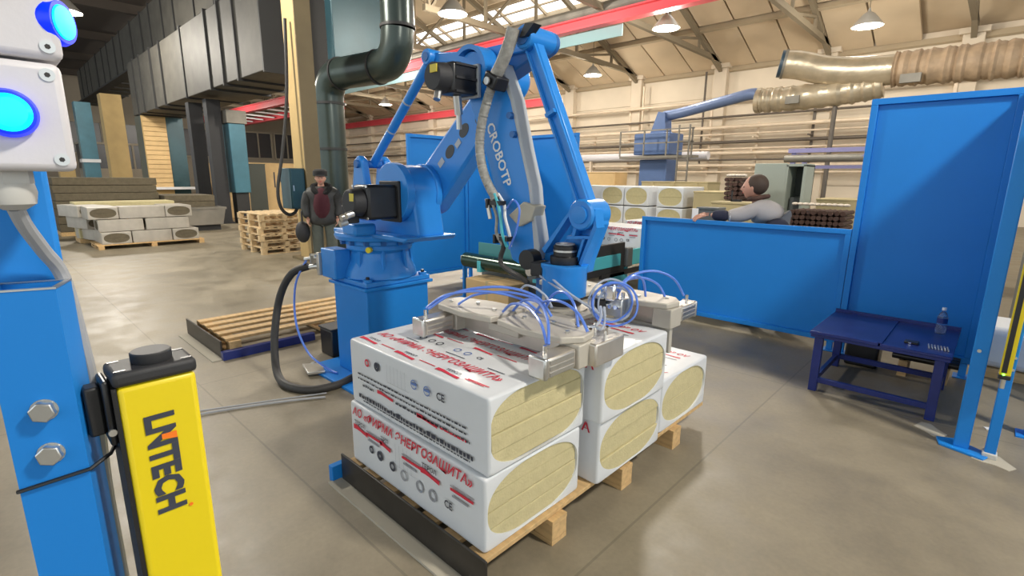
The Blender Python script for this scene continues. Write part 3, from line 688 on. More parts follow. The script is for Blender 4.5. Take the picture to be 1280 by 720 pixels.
# ------------------------------------------------------------------ gripper
G = thing('pack_gripper', 'aluminium clamping gripper with pneumatic cylinders and blue air lines resting above the packs', 'gripper', (-.40, .92, .80))
MB().lathe([(.13,.885),(.13,.90),(.085,.905),(.085,.915)], (-.40,.92,0), n=28).build('mounting_disc', 'alu_matt', G)
MB().bx(-.50,-.30,.46,1.36,.845,.885).build('spine_beam', 'alu_matt', G, bevel=.004)
MB().bx(-.58,-.22,.74,1.10,.872,.892).build('centre_plate', 'alu_matt', G, bevel=.003)
def wing(poly, z0, z1, name='side_plate', mt='alu_matt'): return MB().prism(poly, 'z', z0, z1).build(name, mt, G, bevel=.006)
for y0, s in ((.50, 1), (1.30, -1)):
    MB().bx(-.78,.02,y0-.012,y0+.012,.80,.90).build('clamp_beam', 'alu', G, bevel=.003)
    for x0, e in ((-.40, -1), (-.40, 1)):
        w = wing([(x0+e*.02, y0-.10*s), (x0+e*.20, y0-.13*s), (x0+e*.40, y0-.11*s), (x0+e*.46, y0-.03*s), (x0+e*.44, y0+.07*s), (x0+e*.24, y0+.13*s), (x0+e*.02, y0+.15*s)], .905, .935)
        for q in ((.10,.0),(.25,.03),(.38,-.04)): MB().cyl((x0+e*q[0], y0+q[1]*s, .935), (x0+e*q[0], y0+q[1]*s, .945), .010, n=6).build('plate_bolt', 'zinc', w)
    for x0 in (-.76, .01):
        bl = MB().bx(x0-.055,x0+.055,y0-.07,y0+.05,.80,.905).build('end_block', 'alu_matt', G, bevel=.006)
        ya, yb = y0-.07*s, y0-.26*s
        cy = MB().bx(x0-.042,x0+.042,min(ya,yb),max(ya,yb),.808,.892).build('clamp_cylinder', 'alu', G, bevel=.010)
        for z in (.826, .85, .874): MB().bx(x0+.042,x0+.046,min(ya,yb)+.02,max(ya,yb)-.02,z-.007,z+.007).build('cylinder_rib', 'zinc', cy)
        MB().bx(x0-.045,x0+.045,yb-.012,yb+.012,.805,.895).build('cylinder_cap', 'zinc', cy, bevel=.008)
        MB().cyl((x0,yb+.04*s,.892), (x0,yb+.04*s,.93), .009, n=8).build('air_fitting', 'chrome', cy)
MB().bx(-.30,.05,1.26,1.29,.66,.80).build('far_clamp_plate', 'alu_matt', G, bevel=.003)
# bigger front block with fittings
fb = MB().bx(-.10,.10,.50,.72,.80,.90).build('valve_block', 'alu', G, bevel=.008)
for x, y in ((-.05,.56),(.03,.55),(.06,.63),(-.02,.66),(-.07,.63)): MB().cyl((x,y,.90), (x,y,.93), .009, n=8).cyl((x,y,.925), (x+.012,y-.012,.95), .007, n=8).build('air_fitting', 'chrome', fb)
vm = MB().bx(-.20,-.05,.93,1.02,.90,.99).build('valve_manifold', 'zinc', G, bevel=.006)
for k in range(5):
    MB().cyl((-.19+.03*k,.93,.95), (-.19+.03*k,.90,.955), .011, n=10).build('valve_fitting', 'chrome', vm); MB().cyl((-.19+.03*k,.97,.99), (-.19+.03*k,.97,1.02), .009, n=8).build('valve_fitting', 'chrome', vm)
MB().box((-.10,.90,1.03), (.06,.05,.09), rz=.4).build('foil_wrap', 'chrome', vm, bevel=.015)
MB().box((-.15,.89,.965), (.05,.04,.05), rz=.9).build('air_regulator', 'black', vm, bevel=.01)
# coiled spare tubing
cc = V(-.10,.90,.985); ax = V(.72,-.69,0).normalized(); ex = V(.69,.72,0); ez = V(0,0,1)
for k, (r, off) in enumerate(((.105,.0),(.098,.02),(.092,-.015),(.110,.035),(.085,.01))):
    pts = [cc + ax*(off+.01*math.sin(3*a+k)) + ex*(r*math.cos(a)+.006*k) + ez*(r*1.0*math.sin(a)-.004*k) for a in [2*PI*j/16 for j in range(17)]]
    MB().tube(pts, .0055, n=6, sub=3).build('coiled_air_line', 'tube_clear' if k % 2 == 0 else 'tube_blue', G)
def arc3(a, b, h, side=(0,0,0)):
    a, b, side = V(*a), V(*b), V(*side); return [a, a.lerp(b,.18)+V(0,0,h*.72)+side*.6, a.lerp(b,.5)+V(0,0,h)+side, a.lerp(b,.82)+V(0,0,h*.72)+side*.6, b]
for a, b, h, sd_, mt in (((-.78,.30,.93),(-.30,.62,.93),.10,(0,0,0),'tube_blue'), ((-.76,.30,.93),(-.22,.60,.94),.12,(.02,.06,0),'tube_blue'), ((-.70,.44,.94),(-.30,.66,.95),.07,(0,.02,0),'tube_blue'),
        ((-.44,.50,.94),(.0,.30,.93),.08,(0,.03,0),'tube_blue'), ((-.42,.55,.94),(.01,.30,.93),.10,(.02,.04,0),'tube_blue'), ((-.30,.58,.95),(.04,.52,.94),.09,(0,.0,0),'tube_blue'), ((-.28,.62,.95),(-.03,.55,.94),.12,(0,.02,0),'tube_blue'),
        ((-.12,.95,1.0),(-.05,1.38,.93),.10,(0,0,0),'tube_blue'), ((-.12,.97,1.0),(.0,1.50,.93),.13,(0,0,0),'tube_blue'), ((-.10,.95,.98),(-.10,1.25,.95),.12,(.02,0,0),'tube_blue'),
        ((-.50,.84,1.06),(-.14,.86,.93),.02,(0,-.05,0),'tube_clear'), ((-.48,.86,1.08),(-.10,.84,.92),.02,(.02,-.07,0),'tube_clear'), ((-.08,.82,.97),(.02,.62,.93),-.03,(.02,0,0),'tube_clear'), ((-.10,.82,.97),(-.02,.60,.93),-.02,(.03,0,0),'tube_clear'), ((-.60,.80,.98),(-.30,.70,.95),.05,(0,0,0),'tube_clear')):
    MB().tube(arc3(a, b, h, sd_), .0065, n=7).build('air_line', mt, G)

# cables on the floor by the pedestal
tag(MB().tube([(-2.74,.60,.86),(-2.83,.50,.80),(-2.90,.42,.62),(-2.84,.33,.36),(-2.76,.28,.14),(-2.62,.245,.045),(-2.42,.24,.03),(-2.25,.33,.03),(-2.20,.50,.03),(-2.24,.66,.035)], .030, n=12, sub=8).build('power_cable', 'rubber', None), 'thick black hose looping from the robot connectors down to the floor', 'cable')
tag(MB().tube([(-2.74,.60,.93),(-2.78,.50,.72),(-2.74,.46,.42),(-2.66,.50,.18),(-2.55,.58,.06),(-2.42,.62,.03)], .009, n=7).build('air_hose', 'tube_blue', None), 'thin blue air hose hanging beside the black hose at the pedestal', 'hose')
tag(MB().tube([(-2.10,.36,.012),(-2.22,.15,.012),(-2.36,-.15,.012),(-2.45,-.40,.012)], .008, n=6).build('floor_cable', 'cable_grey', None), 'thin grey cable running across the floor left of the hose', 'cable')
tag(MB().tube([(-2.16,.40,.010),(-2.30,.10,.010),(-2.50,-.35,.010),(-2.7,-.7,.010)], .006, n=6).build('floor_cable', 'cable_grey', None), 'second thinner cable on the floor nearest the light curtain', 'cable')
t = thing('junction_box', 'small black box on the floor behind the pedestal foot', 'box', (-2.95,.92,0))
MB().bx(-3.06,-2.84,.80,1.05,0,.24).build('body', 'black', t, bevel=.01); MB().bx(-3.07,-2.83,.79,1.06,.24,.26).build('lid', 'black_soft', t, bevel=.006)
tag(MB().prism([(-2.78,.50),(-2.55,.44),(-2.50,.56),(-2.70,.62)], 'z', .024, .045).build('zinc_bracket', 'zinc', None, bevel=.004), 'loose zinc bracket on the floor beside the pedestal foot plate', 'bracket')

# ------------------------------------------------------------------ safety fence
GF = 'blue sheet steel safety fence panels'
def fence(label, p0, p1, z0, z1, side, legs=True, rim=.045, depth=.035, ext=None, mt='blue'):
    # sheet from p0 to p1 (xy); side = xy unit vector towards which the folded rim stands proud
    t = thing('safety_fence_panel', label, 'fence panel', (p0[0], p0[1], 0), GF)
    a, b = V(p0[0],p0[1],0), V(p1[0],p1[1],0); s = V(side[0],side[1],0); d = (b-a).normalized()
    def slab(f0, f1, h0, h1, e0, e1, name, m=mt):
        vs = [f0+s*e0+Z_*h0, f1+s*e0+Z_*h0, f1+s*e1+Z_*h0, f0+s*e1+Z_*h0, f0+s*e0+Z_*h1, f1+s*e0+Z_*h1, f1+s*e1+Z_*h1, f0+s*e1+Z_*h1]
        return MB().add(vs, [(0,3,2,1),(4,5,6,7),(0,1,5,4),(1,2,6,5),(2,3,7,6),(3,0,4,7)]).build(name, m, t, bevel=.003)
    slab(a+d*rim, b-d*rim, z0+rim, z1-rim, -.006, .004, 'sheet')
    slab(a, b, z1-rim, z1, -.01, depth, 'top_rail'); slab(a, b, z0, z0+rim, -.01, depth, 'bottom_rail')
    slab(a, a+d*rim, z0+rim, z1-rim, -.01, depth, 'stile'); slab(b-d*rim, b, z0+rim, z1-rim, -.01, depth, 'stile')
    if legs:
        for q in (a+d*.02, b-d*.07): slab(q, q+d*.05, 0, z0, -.012, .03, 'leg'); slab(q-d*.03, q+d*.08, 0, .008, -.06, .08, 'foot_plate')
    return t
fence('low blue fence panel the man leans on, right of the conveyor', (-1.80,4.22), (.286,4.22), .085, 1.14, (0,-1))
fence('tall blue fence panel behind the low navy table', (.29,4.22), (1.235,4.22), .12, 2.24, (0,-1), rim=.05)
fence('tall blue fence panel seen edge-on between the table and the right post', (1.285,2.80), (1.285,4.22), .12, 2.24, (-1,0), legs=False)
fence('blue fence panel with lower seam behind the robot turret, nearest its motor', (-4.75,2.98), (-4.75,4.05), .16, 2.14, (1,0))
fence('blue fence panel between the robot arm and the cell corner behind the roller', (-4.75,4.07), (-4.75,5.05), .16, 2.20, (1,0))
fence('pale shining blue fence panel at the back corner right of the forearm', (-4.66,5.10), (-3.42,5.10), .16, 2.22, (0,-1))
fence('short dark blue fence panel beyond the right-hand light curtain', (1.62,3.85), (2.9,3.85), .42, 1.45, (0,-1))
# right hand post pair with light curtain
t = thing('fence_post', 'blue square fence post on a wide foot plate at the right, beside the table', 'post', (1.258,2.72,0), 'blue fence posts')
MB().bx(1.222,1.294,2.68,2.75,.012,2.30).build('tube', 'blue', t, bevel=.006)
MB().prism([(1.16,2.66),(1.36,2.60),(1.40,2.70),(1.22,2.80),(1.14,2.76)], 'z', 0, .014).build('foot_plate', 'blue', t, bevel=.003)
MB().cyl((1.25,2.68,.62), (1.25,2.672,.62), .010, n=8).build('bolt', 'zinc', t)
t = thing('fence_post', 'slim blue post carrying the thin yellow light curtain at the right edge', 'post', (1.385,2.66,0), 'blue fence posts')
MB().bx(1.360,1.410,2.66,2.71,.03,2.2).build('tube', 'blue', t, bevel=.005)
MB().bx(1.352,1.418,2.650,2.72,0,.035).build('foot_shoe', 'gland_grey', t, bevel=.006)
for z in (.55, .62): MB().cyl((1.40,2.66,z), (1.40,2.652,z), .007, n=8).build('bolt', 'zinc', t)
t = thing('light_curtain', 'slim yellow and black light curtain with green lamp on the right post', 'light curtain', (1.372,2.63,.5))
MB().bx(1.347,1.395,2.622,2.658,.52,1.95).build('housing', 'yellow', t, bevel=.003)
MB().bx(1.355,1.377,2.619,2.623,.535,1.93).build('optic_window', 'black', t)
MB().bx(1.345,1.397,2.620,2.660,.495,.52).build('end_cap', 'black', t, bevel=.004)
MB().cyl((1.366,2.619,.525), (1.366,2.616,.525), .006, n=10).build('status_lamp', 'glow_green', t)
MB().cyl((1.37,2.64,.495), (1.37,2.642,.44), .012, n=10).build('plug', 'zinc', t)
t = thing('fence_post', 'short blue post behind the right light curtain at the picture edge', 'post', (1.56,3.20,0), 'blue fence posts')
MB().bx(1.535,1.595,3.17,3.23,.008,1.9).build('tube', 'blue', t, bevel=.005); MB().bx(1.50,1.63,3.13,3.27,0,.01).build('foot_plate', 'blue', t)
tag(MB().prism([(1.31,2.60),(1.36,2.585),(1.41,2.59),(1.47,2.56),(1.50,2.62),(1.46,2.68),(1.43,2.73),(1.37,2.735),(1.33,2.70)], 'z', .0, .003).build('grout_patch', 'dust', None), 'pale grout patch on the floor around the slim right post', 'grout')
tag(MB().prism([(1.02,2.86),(1.08,2.82),(1.13,2.77),(1.17,2.79),(1.19,2.85),(1.14,2.90),(1.10,2.965),(1.05,2.96)], 'z', .0, .003).build('grout_patch', 'dust', None), 'pale dust patch on the floor by the table leg', 'grout')
t = thing('white_sack', 'white wrapped bale beneath the blue panel at the far right', 'bale', (1.75,4.6,0))
MB().bx(1.25,2.4,4.35,4.9,.08,.42).build('film_wrap', 'film', t, bevel=.06, seg=3); MB().bx(1.25,2.4,4.35,4.9,0,.08).build('skid', 'wood', t)
t = thing('machine_housing', 'dark round-cornered machine housing beyond the right edge posts', 'machine', (2.1,5.6,0))
MB().bx(1.45,3.0,5.3,6.2,.1,2.6).build('body', 'machine_grey', t, bevel=.1, seg=3)
MB().cyl((1.62,5.28,1.30), (1.9,5.28,1.30), .10, n=16).build('exhaust_drum', 'locker', t); MB().bx(1.5,2.95,5.35,6.15,0,.1).build('plinth', 'black_soft', t)

# ------------------------------------------------------------------ table and what is on it
t = thing('work_table', 'low navy blue steel table in front of the tall blue panel', 'table', (.73,3.4,0))
MB().bx(.33,1.135,3.0,3.80,.425,.448).build('apron', 'navy', t, bevel=.004)
MB().bx(.325,.745,2.99,3.80,.448,.472).build('top_plate', 'navy', t, bevel=.004); MB().bx(.755,1.14,2.99,3.80,.448,.468).build('top_plate', 'navy', t, bevel=.004)
MB().bx(.735,.765,3.0,3.79,.468,.476).build('divider', 'navy', t); MB().bx(.325,1.14,3.79,3.81,.448,.495).build('back_lip', 'navy', t)
for x in (.36, 1.06):
    for y in (3.02, 3.74): MB().bx(x-.005,x+.05,y,y+.05,0,.425).build('leg', 'navy', t, bevel=.003)
MB().bx(.405,1.06,3.03,3.06,.07,.11).build('front_stretcher', 'navy', t, bevel=.003)
for x in (.37,1.07): MB().bx(x,x+.03,3.07,3.74,.07,.11).build('side_stretcher', 'navy', t, bevel=.003)
MB().bx(.405,1.06,3.755,3.785,.07,.11).build('back_stretcher', 'navy', t)
t = thing('water_bottle', 'small clear plastic bottle standing at the back of the navy table', 'bottle', (1.03,3.62,.468))
MB().lathe([(.028,.0),(.032,.01),(.032,.06),(.029,.068),(.032,.076),(.032,.12),(.022,.15),(.012,.165),(.012,.18)], (1.03,3.62,.468), n=20).build('body', 'bottle', t)
MB().lathe([(.014,.176),(.014,.195)], (1.03,3.62,.468), n=14).build('cap', 'white_paint', t); MB().lathe([(.0325,.078),(.0325,.118)], (1.03,3.62,.468), n=20).build('label_band', 'navy', t)
t = thing('black_case', 'small black case lying near the front of the navy table', 'case', (.92,3.18,.468))
MB().bx(.87,.95,3.14,3.21,.468,.482).build('body', 'black', t, bevel=.004); MB().bx(.895,.91,3.137,3.14,.472,.480).build('clasp', 'chrome', t)
for k in range(7):
    x = 1.005+.0165*k
    tg = MB().box((x,3.16,.474), (.008,.10,.010), rz=.12).build('metal_pin', 'zinc' if k < 4 else 'alu', None, bevel=.002)
    tag(tg, '%s bright metal pin from the left in the row on the navy table' % ('first','second','third','fourth','fifth','sixth','seventh')[k], 'pin', 'metal pins laid in a row on the table')
t = thing('black_bin', 'black plastic bin on the floor under the navy table', 'bin', (.55,4.0,0))
MB().bx(.42,.66,3.88,4.12,0,.30).build('body', 'black', t, bevel=.02); MB().bx(.41,.67,3.87,4.13,.30,.32).build('rim', 'black_soft', t, bevel=.006)
t = thing('pipe_bundle', 'short steel pipe bundle on the floor behind the navy table legs', 'pipes', (.95,4.05,0))
for k in range(3): MB().cyl((.75,3.92+.07*k,.16),(1.17,3.92+.07*k,.16), .03, n=14).build('pipe', 'steel_dark', t)
for x in (.80,1.06): MB().bx(x,x+.06,3.88,4.12,0,.13).build('bearer', 'wood', t)
tag(MB().box((1.38,3.15,.004),(.05,.03,.006),rz=.5).build('paper_scrap','white_paint',None), 'white scrap of paper on the floor between the right posts', 'paper scrap')

# ------------------------------------------------------------------ foreground left: posts, control boxes, light curtain
ang = math.radians(-20); n2 = V(math.cos(ang), math.sin(ang), 0); t2 = V(-math.sin(ang), math.cos(ang), 0)
FR = V(.711, -1.139, 0)
def P2(a, b, z): return FR + t2*a - n2*b + Z_*z     # a: to the right, b: backwards
def rbox(a0, a1, b0, b1, z0, z1):
    return MB().add([P2(a0,b0,z0),P2(a1,b0,z0),P2(a1,b1,z0),P2(a0,b1,z0),P2(a0,b0,z1),P2(a1,b0,z1),P2(a1,b1,z1),P2(a0,b1,z1)], [(0,3,2,1),(4,5,6,7),(0,1,5,4),(1,2,6,5),(2,3,7,6),(3,0,4,7)])
t = thing('mounting_tube', 'blue open-topped square tube in the left foreground with two hex bolts', 'tube', tuple(P2(-.022,.02,0)))
wl = .003; w0, d0 = .044, .036
m = MB()
for a0,a1,b0,b1 in ((-w0,0,0,wl),(-w0,0,d0-wl,d0),(-w0,-w0+wl,wl,d0-wl),(-wl,0,wl,d0-wl)):
    q = rbox(a0,a1,b0,b1,.02,1.487); m.add(q.v, q.f)
m.build('tube_wall', 'blue', t)
q = MB()
for a0,a1,b0,b1 in ((-w0-.0004,.0004,-.0004,wl),(-w0,.0004,d0-wl,d0+.0004),(-w0-.0004,-w0+wl,wl,d0-wl),(-wl,.0004,wl,d0-wl)):
    r = rbox(a0,a1,b0,b1,1.4862,1.4876); q.add(r.v, r.f)
q.build('cut_edge', 'zinc', t)
for z, a in ((1.393,-.020),(1.357,-.021)):
    c = P2(a,0,z); b = MB().cyl(c, c+n2*.007, .0085, n=6).build('hex_bolt', 'zinc', t, bevel=.001); MB().cyl(c, c+n2*.0008, .0088, n=18).build('washer', 'zinc', b)
zt = [P2(-w0-.001,-.0015,1.330),P2(.001,-.0015,1.338),P2(.012,.012,1.342),P2(.012,d0+.002,1.342)]
MB().tube(zt, .0016, n=6, sub=1).build('cable_tie', 'black', t)
rbox(-w0-.03,.03,-.05,d0-.002,0,.02).build('foot_plate', 'blue', t)
t = thing('fence_post', 'blue fence post behind the open tube at the left edge, carrying the white boxes', 'post', tuple(P2(-.04,.07,0)), 'blue fence posts')
MB().bx(.615,.662,-1.172,-1.128,.012,2.2).build('tube', 'blue', t, bevel=.004)
MB().bx(.57,.665,-1.20,-1.10,0,.012).build('foot_plate', 'blue', t)
# control boxes
def control_box(label, x1, y0, y1, z0, z1, loc):
    t = thing('control_box', label, 'control box', loc, 'white push button boxes')
    MB().bx(x1-.045,x1-.012,y0,y1,z0,z1).build('box_body', 'plastic_white', t, bevel=.005, seg=3)
    MB().bx(x1-.012,x1,y0,y1,z0,z1).build('box_lid', 'plastic_white', t, bevel=.005, seg=3)
    for y in (y0+.008, y1-.008):
        for z in (z0+.008, z1-.008):
            s = MB().cyl((x1-.002,y,z),(x1+.0008,y,z), .0042, n=16).build('lid_screw', 'zinc', t); MB().cyl((x1+.0006,y,z),(x1+.0011,y,z), .0017, n=6).build('screw_socket', 'steel_dark', s)
    return t
XB = .735
t = control_box('white plastic box with the large glowing blue push button, lower of the pair', XB, -1.190, -1.1167, 1.5715, 1.6425, (XB-.02,-1.15,1.5715))
b = MB().lathe([(.0150,0),(.0152,.004),(.0135,.0075),(.0118,.008)], (XB,-1.1475,1.608), (1,0,0), n=36).build('button_bezel', 'glow_blue', t)
MB().lathe([(.0118,.007),(.0115,.0105),(.009,.0125),(.004,.0132)], (XB,-1.1475,1.608), (1,0,0), n=32).build('button_lens', 'glow_cyan', b)
gl = MB().cyl((XB-.024,-1.152,1.5715),(XB-.024,-1.152,1.563), .0135, n=6).lathe([(.0125,0),(.0135,-.006),(.012,-.014),(.006,-.018)], (XB-.024,-1.152,1.563), (0,0,1), n=24).build('cable_gland', 'gland_grey', t)
t = control_box('upper white plastic box with a blue lamp on its side', XB, -1.192, -1.1140, 1.6445, 1.735, (XB-.02,-1.15,1.6445))
la_ = V(.60,.80,0).normalized(); lc = V(XB-.012,-1.1165,1.671)
MB().cyl(lc-la_*.012, lc+la_*.002, .0125, n=24).build('lamp_neck', 'plastic_white', t)
b = MB().lathe([(.0150,0),(.0152,.004),(.0135,.0075),(.0115,.0075)], lc, la_, n=32).build('lamp_bezel', 'glow_blue', t)
MB().lathe([(.0112,.007),(.0105,.0085),(.004,.0088)], lc, la_, n=32).build('lamp_lens', 'glow_cyan', b)
MB().lathe([(.0130,0),(.0130,.006),(.010,.009)], (XB,-1.1500,1.689), (1,0,0), n=24).build('black_button', 'black', t)
tag(MB().tube([(.711,-1.152,1.547),(.700,-1.148,1.532),(.684,-1.140,1.512),(.673,-1.131,1.489),(.672,-1.127,1.438),(.672,-1.125,1.38),(.672,-1.128,1.30),(.672,-1.128,1.2),(.672,-1.128,.9),(.672,-1.13,.4),(.672,-1.13,.1)], .0052, n=10, sub=5).build('control_cable', 'cable_grey', None), 'grey cable from the lower white box running down beside the blue tube', 'cable')
# big light curtain
t = thing('light_curtain', 'large yellow light curtain with dark lettering and black end cap in the left foreground', 'light curtain', (.70,-1.0875,.3))
hs = MB().bx(.684,.722,-1.1155,-1.0590,.32,1.402).build('housing', 'yellow', t, bevel=.0045, seg=3)
MB().bx(.684,.7205,-1.1185,-1.1152,.32,1.402).build('optic_strip', 'black', t)
cap = MB().bx(.681,.7235,-1.1175,-1.0575,1.402,1.4145).build('end_cap', 'black_soft', t, bevel=.004, seg=3)
MB().lathe([(.0145,0),(.0150,.001),(.0150,.008),(.0140,.009)], (.702,-1.0860,1.4145), n=36).build('cap_knob', 'black_soft', cap)
for y in (-1.111,-1.064):
    for x in (.688,.717): MB().bx(x-.0016,x+.0016,y-.004,y+.004,1.4142,1.4149).build('cap_slot', 'black', cap)
MB().bx(.684,.722,-1.1155,-1.0590,.295,.32).build('end_cap', 'black_soft', t, bevel=.004)
tx_ = MB().text('LNTECH', (.7228,-1.1015,1.3725), (0,0,-1), (0,1,0), .0225, .0915, bold=.045).build('lettering', 'ink_dark', hs, smooth=0, fix=False)
MB().add([(.7231,-1.0905,1.3535),(.7231,-1.0795,1.3535),(.7231,-1.0795,1.3470),(.7231,-1.0905,1.3490)], [(0,1,2,3)]).build('logo_accent', 'orange', hs, smooth=0, fix=False)
MB().lathe([(.0016,0),(.0016,.0002)], (.7228,-1.0765,1.2795), (1,0,0), n=12).build('logo_dot', 'orange', hs)
t = thing('curtain_bracket', 'black bracket joining the yellow light curtain to the blue tube', 'bracket', (.69,-1.125,1.36))
MB().bx(.686,.716,-1.1235,-1.1185,1.352,1.408).build('clamp_plate', 'black', t, bevel=.002); MB().bx(.690,.706,-1.1345,-1.1235,1.360,1.402).build('arm', 'black', t, bevel=.002)
MB().cyl((.7165,-1.1215,1.365),(.719,-1.1215,1.365), .003, n=10).build('screw', 'zinc', t)

# ------------------------------------------------------------------ conveyor behind the robot
t = thing('roller_conveyor', 'turquoise framed roller conveyor with a dark green end roller behind the robot', 'conveyor', (-3.05,5.0,0))
er = MB().cyl((-3.68,3.10,.53),(-2.45,3.10,.53), .095, n=28).build('end_roller', 'green_dark', t)
MB().cyl((-3.74,3.10,.53),(-2.40,3.10,.53), .03, n=14).build('shaft', 'zinc', er)
MB().bx(-3.60,-2.60,3.24,3.26,.52,.75).build('guard_plate', 'teal_plate', t, bevel=.004)
for x in (-3.34,-2.42): MB().bx(x-.03,x+.03,3.0,8.6,.42,.56).build('side_frame', 'turq', t, bevel=.004)
MB().bx(-2.385,-2.35,4.95,6.2,.40,.62).build('drive_cover', 'turq', t, bevel=.01)
mo = MB().bx(-2.38,-2.34,3.75,4.75,.34,.74).build('drive_frame', 'black_soft', t, bevel=.01); MB().bx(-2.34,-2.32,3.98,4.62,.44,.60).build('drive_panel', 'turq', mo, bevel=.006); MB().bx(-2.37,-2.33,4.4,4.75,.05,.34).build('panel_stay', 'turq', mo); MB().bx(-2.38,-2.30,4.75,4.9,.40,.66).build('gearbox', 'machine_grey', mo, bevel=.02)
MB().bx(-2.37,-2.33,4.2,6.4,.30,.36).build('cable_tray', 'black_soft', t)
for y in (3.5,4.9,6.4,8.2):
    for x in (-3.34,-2.42):
        lg = MB().bx(x-.03,x+.03,y-.03,y+.03,.01,.42).build('leg', 'turq', t); MB().bx(x-.07,x+.07,y-.07,y+.07,0,.012).build('foot', 'zinc', lg)
MB().bx(-3.60,-2.5,3.3,3.38,.2,.40).build('cross_member', 'machine_grey', t)
r0 = None
for k in range(32):
    if r0 is None: r0 = MB().cyl((-3.31,3.42,.50),(-2.45,3.42,.50), .04, n=12).build('roller', 'zinc', t)
    else: c = r0.copy(); C.objects.link(c); c.location = (0,.165*k,0)
t = thing('roller_stand', 'slim blue stand under the left end of the green roller', 'stand', (-3.72,3.10,0))
MB().cyl((-3.72,3.10,.012),(-3.72,3.10,.54), .025, n=12).build('pole', 'blue', t); MB().bx(-3.84,-3.60,3.0,3.2,0,.012).build('foot_plate', 'blue', t)
MB().bx(-3.745,-3.695,3.06,3.14,.50,.58).build('bearing', 'zinc', t)
t = thing('cardboard_box', 'brown box standing under the green roller', 'box', (-3.2,3.05,0))
MB().bx(-3.50,-2.75,2.93,3.28,0,.34).build('body', 'ply', t, bevel=.01); MB().bx(-3.14,-3.10,2.928,3.282,.0,.342).build('tape', 'crate', t)
t = thing('motor_unit', 'dark gearmotor standing behind the gripper at the conveyor head', 'motor', (-2.25,3.0,0))
MB().bx(-2.33,-2.12,2.92,3.12,.0,.72).build('stand', 'robot_dark', t, bevel=.01); MB().cyl((-2.22,2.90,.62),(-2.22,2.72,.62), .09, n=20).build('motor_body', 'machine_grey', t)
MB().cyl((-2.22,2.72,.62),(-2.22,2.68,.62), .05, n=16).build('fan_cover', 'zinc', t); MB().bx(-2.40,-2.05,2.86,2.92,.50,.74).build('mount_plate', 'robot_dark', t)
# packs on and behind the conveyor
GC = 'insulation packs on the conveyor'
pp = pack('insulation_pack', 'white pack with red print on the conveyor behind the wrist', GC, L=1.05, Wd=.6, H=.30, slabs=2, prints=prints_low_pack); put(pp, -3.02,5.75,.56)
p2 = pack('insulation_pack', 'pack with bare wool end showing between forearm and wrist bracket', GC, L=1.0, Wd=.62, H=.34, slabs=3); put(p2, -4.05,6.3,.42, -PI/2)
pp2 = dup(pp, (-2.95,6.9,.56), 0, 'white pack farther along the conveyor behind the low fence edge')
put(pallet('wooden_pallet', 'pallet under the bare-ended pack beyond the fence corner', None, L=1.1, Wd=.6, H=.42, loc=(-4.05,6.3,0)), -4.05,6.3,0)
GB = 'packs stacked behind the conveyor'
pk = pack('insulation_pack', 'x', GB, L=1.0, Wd=.60, H=.42, slabs=2, ov=(.88,.88), on=2.3)
names = ['left', 'second', 'third']
labs = {(0,0):'back stack: lower pack on the left, side face towards us', (0,1):'back stack: upper pack on the left, side face towards us'}
put(pk, -6.1, 9.45, .54, 0); pk['label'] = labs[(0,0)]
dup(pk, (-6.1,9.45,.98), 0, labs[(0,1)])
for i, x in enumerate((-5.28,-4.66)):
    for j in range(2): dup(pk, (x,9.45,.54+.44*j), -PI/2, 'back stack: %s oval wool end in the %s column' % (('lower','upper')[j], ('left','middle')[i]))
for j in range(2): dup(pk, (-3.86,9.45,.54+.44*j), -PI/2, 'back stack: %s oval wool end in the separate right column' % ('lower','upper')[j])
for x, l in ((-5.6,'pallet under the left part of the back pack stack'), (-4.0,'pallet under the right part of the back pack stack')):
    pallet('wooden_pallet', l, None, L=1.2, Wd=1.55 if x < -5 else 1.3, H=.54, loc=(x, 9.45, 0), boards=6)

# ------------------------------------------------------------------ crates and goods behind the low fence
def crate(label, x0, x1, y0, y1, z0, z1, mt='crate', lid=.03, name='storage_crate', battens=0, cat='crate', group=None):
    t = thing(name, label, cat, ((x0+x1)/2, (y0+y1)/2, z0), group)
    MB().bx(x0,x1,y0,y1,z0+.06,z1-lid).build('body', mt, t, bevel=.008); MB().bx(x0-.01,x1+.01,y0-.01,y1+.01,z1-lid,z1).build('lid', mt, t, bevel=.006)
    MB().bx(x0+.05,x1-.05,y0+.02,y1-.02,z0,z0+.06).build('skid', 'wood', t)
    for k in range(battens):
        x = x0+(k+.5)*(x1-x0)/battens; MB().bx(x-.05,x+.05,y0-.03,y0,z0+.06,z1-lid).build('batten', mt, t)
    return t
crate('long pale crate in the background right of the back packs', -3.32,-2.1, 8.9,9.9, 0,1.33)
crate('wide pale crate far behind the back packs', -6.05,-4.2, 11.6,12.4, 0,1.50, battens=3)
crate('tall brown crate behind the linkage rod', -8.3,-7.3, 12.2,12.9, 0,1.75, 'ply')
crate('long low crate between linkage rod and far packs', -7.25,-6.15, 11.9,12.5, 0,1.36, 'ply')
crate('pale crate standing right behind the low fence by the tall panel', -1.02,.60, 8.5,9.3, 0,1.27)
crate('small grey instrument box next to the man\'s hand', -1.55,-1.28, 5.1,5.3, 1.0,1.225, 'machine_grey', name='instrument_box', cat='box')
crate('work bench box carrying the grey instrument', -2.0,-1.0, 5.05,5.45, 0,1.0, 'crate', name='bench_box', cat='box')
t = thing('sheet_hook', 'small black angle clamp standing on the crate left of the man', 'clamp', (-1.27,5.8,1.3))
MB().bx(-1.40,-1.385,5.78,5.8,1.28,1.42).build('upright', 'black', t); MB().bx(-1.40,-1.26,5.78,5.8,1.28,1.31).build('foot', 'black', t)
crate('bench crate below the black angle clamp', -1.6,-1.1, 5.65,6.0, 0,1.28, 'crate', name='bench_box', cat='box')
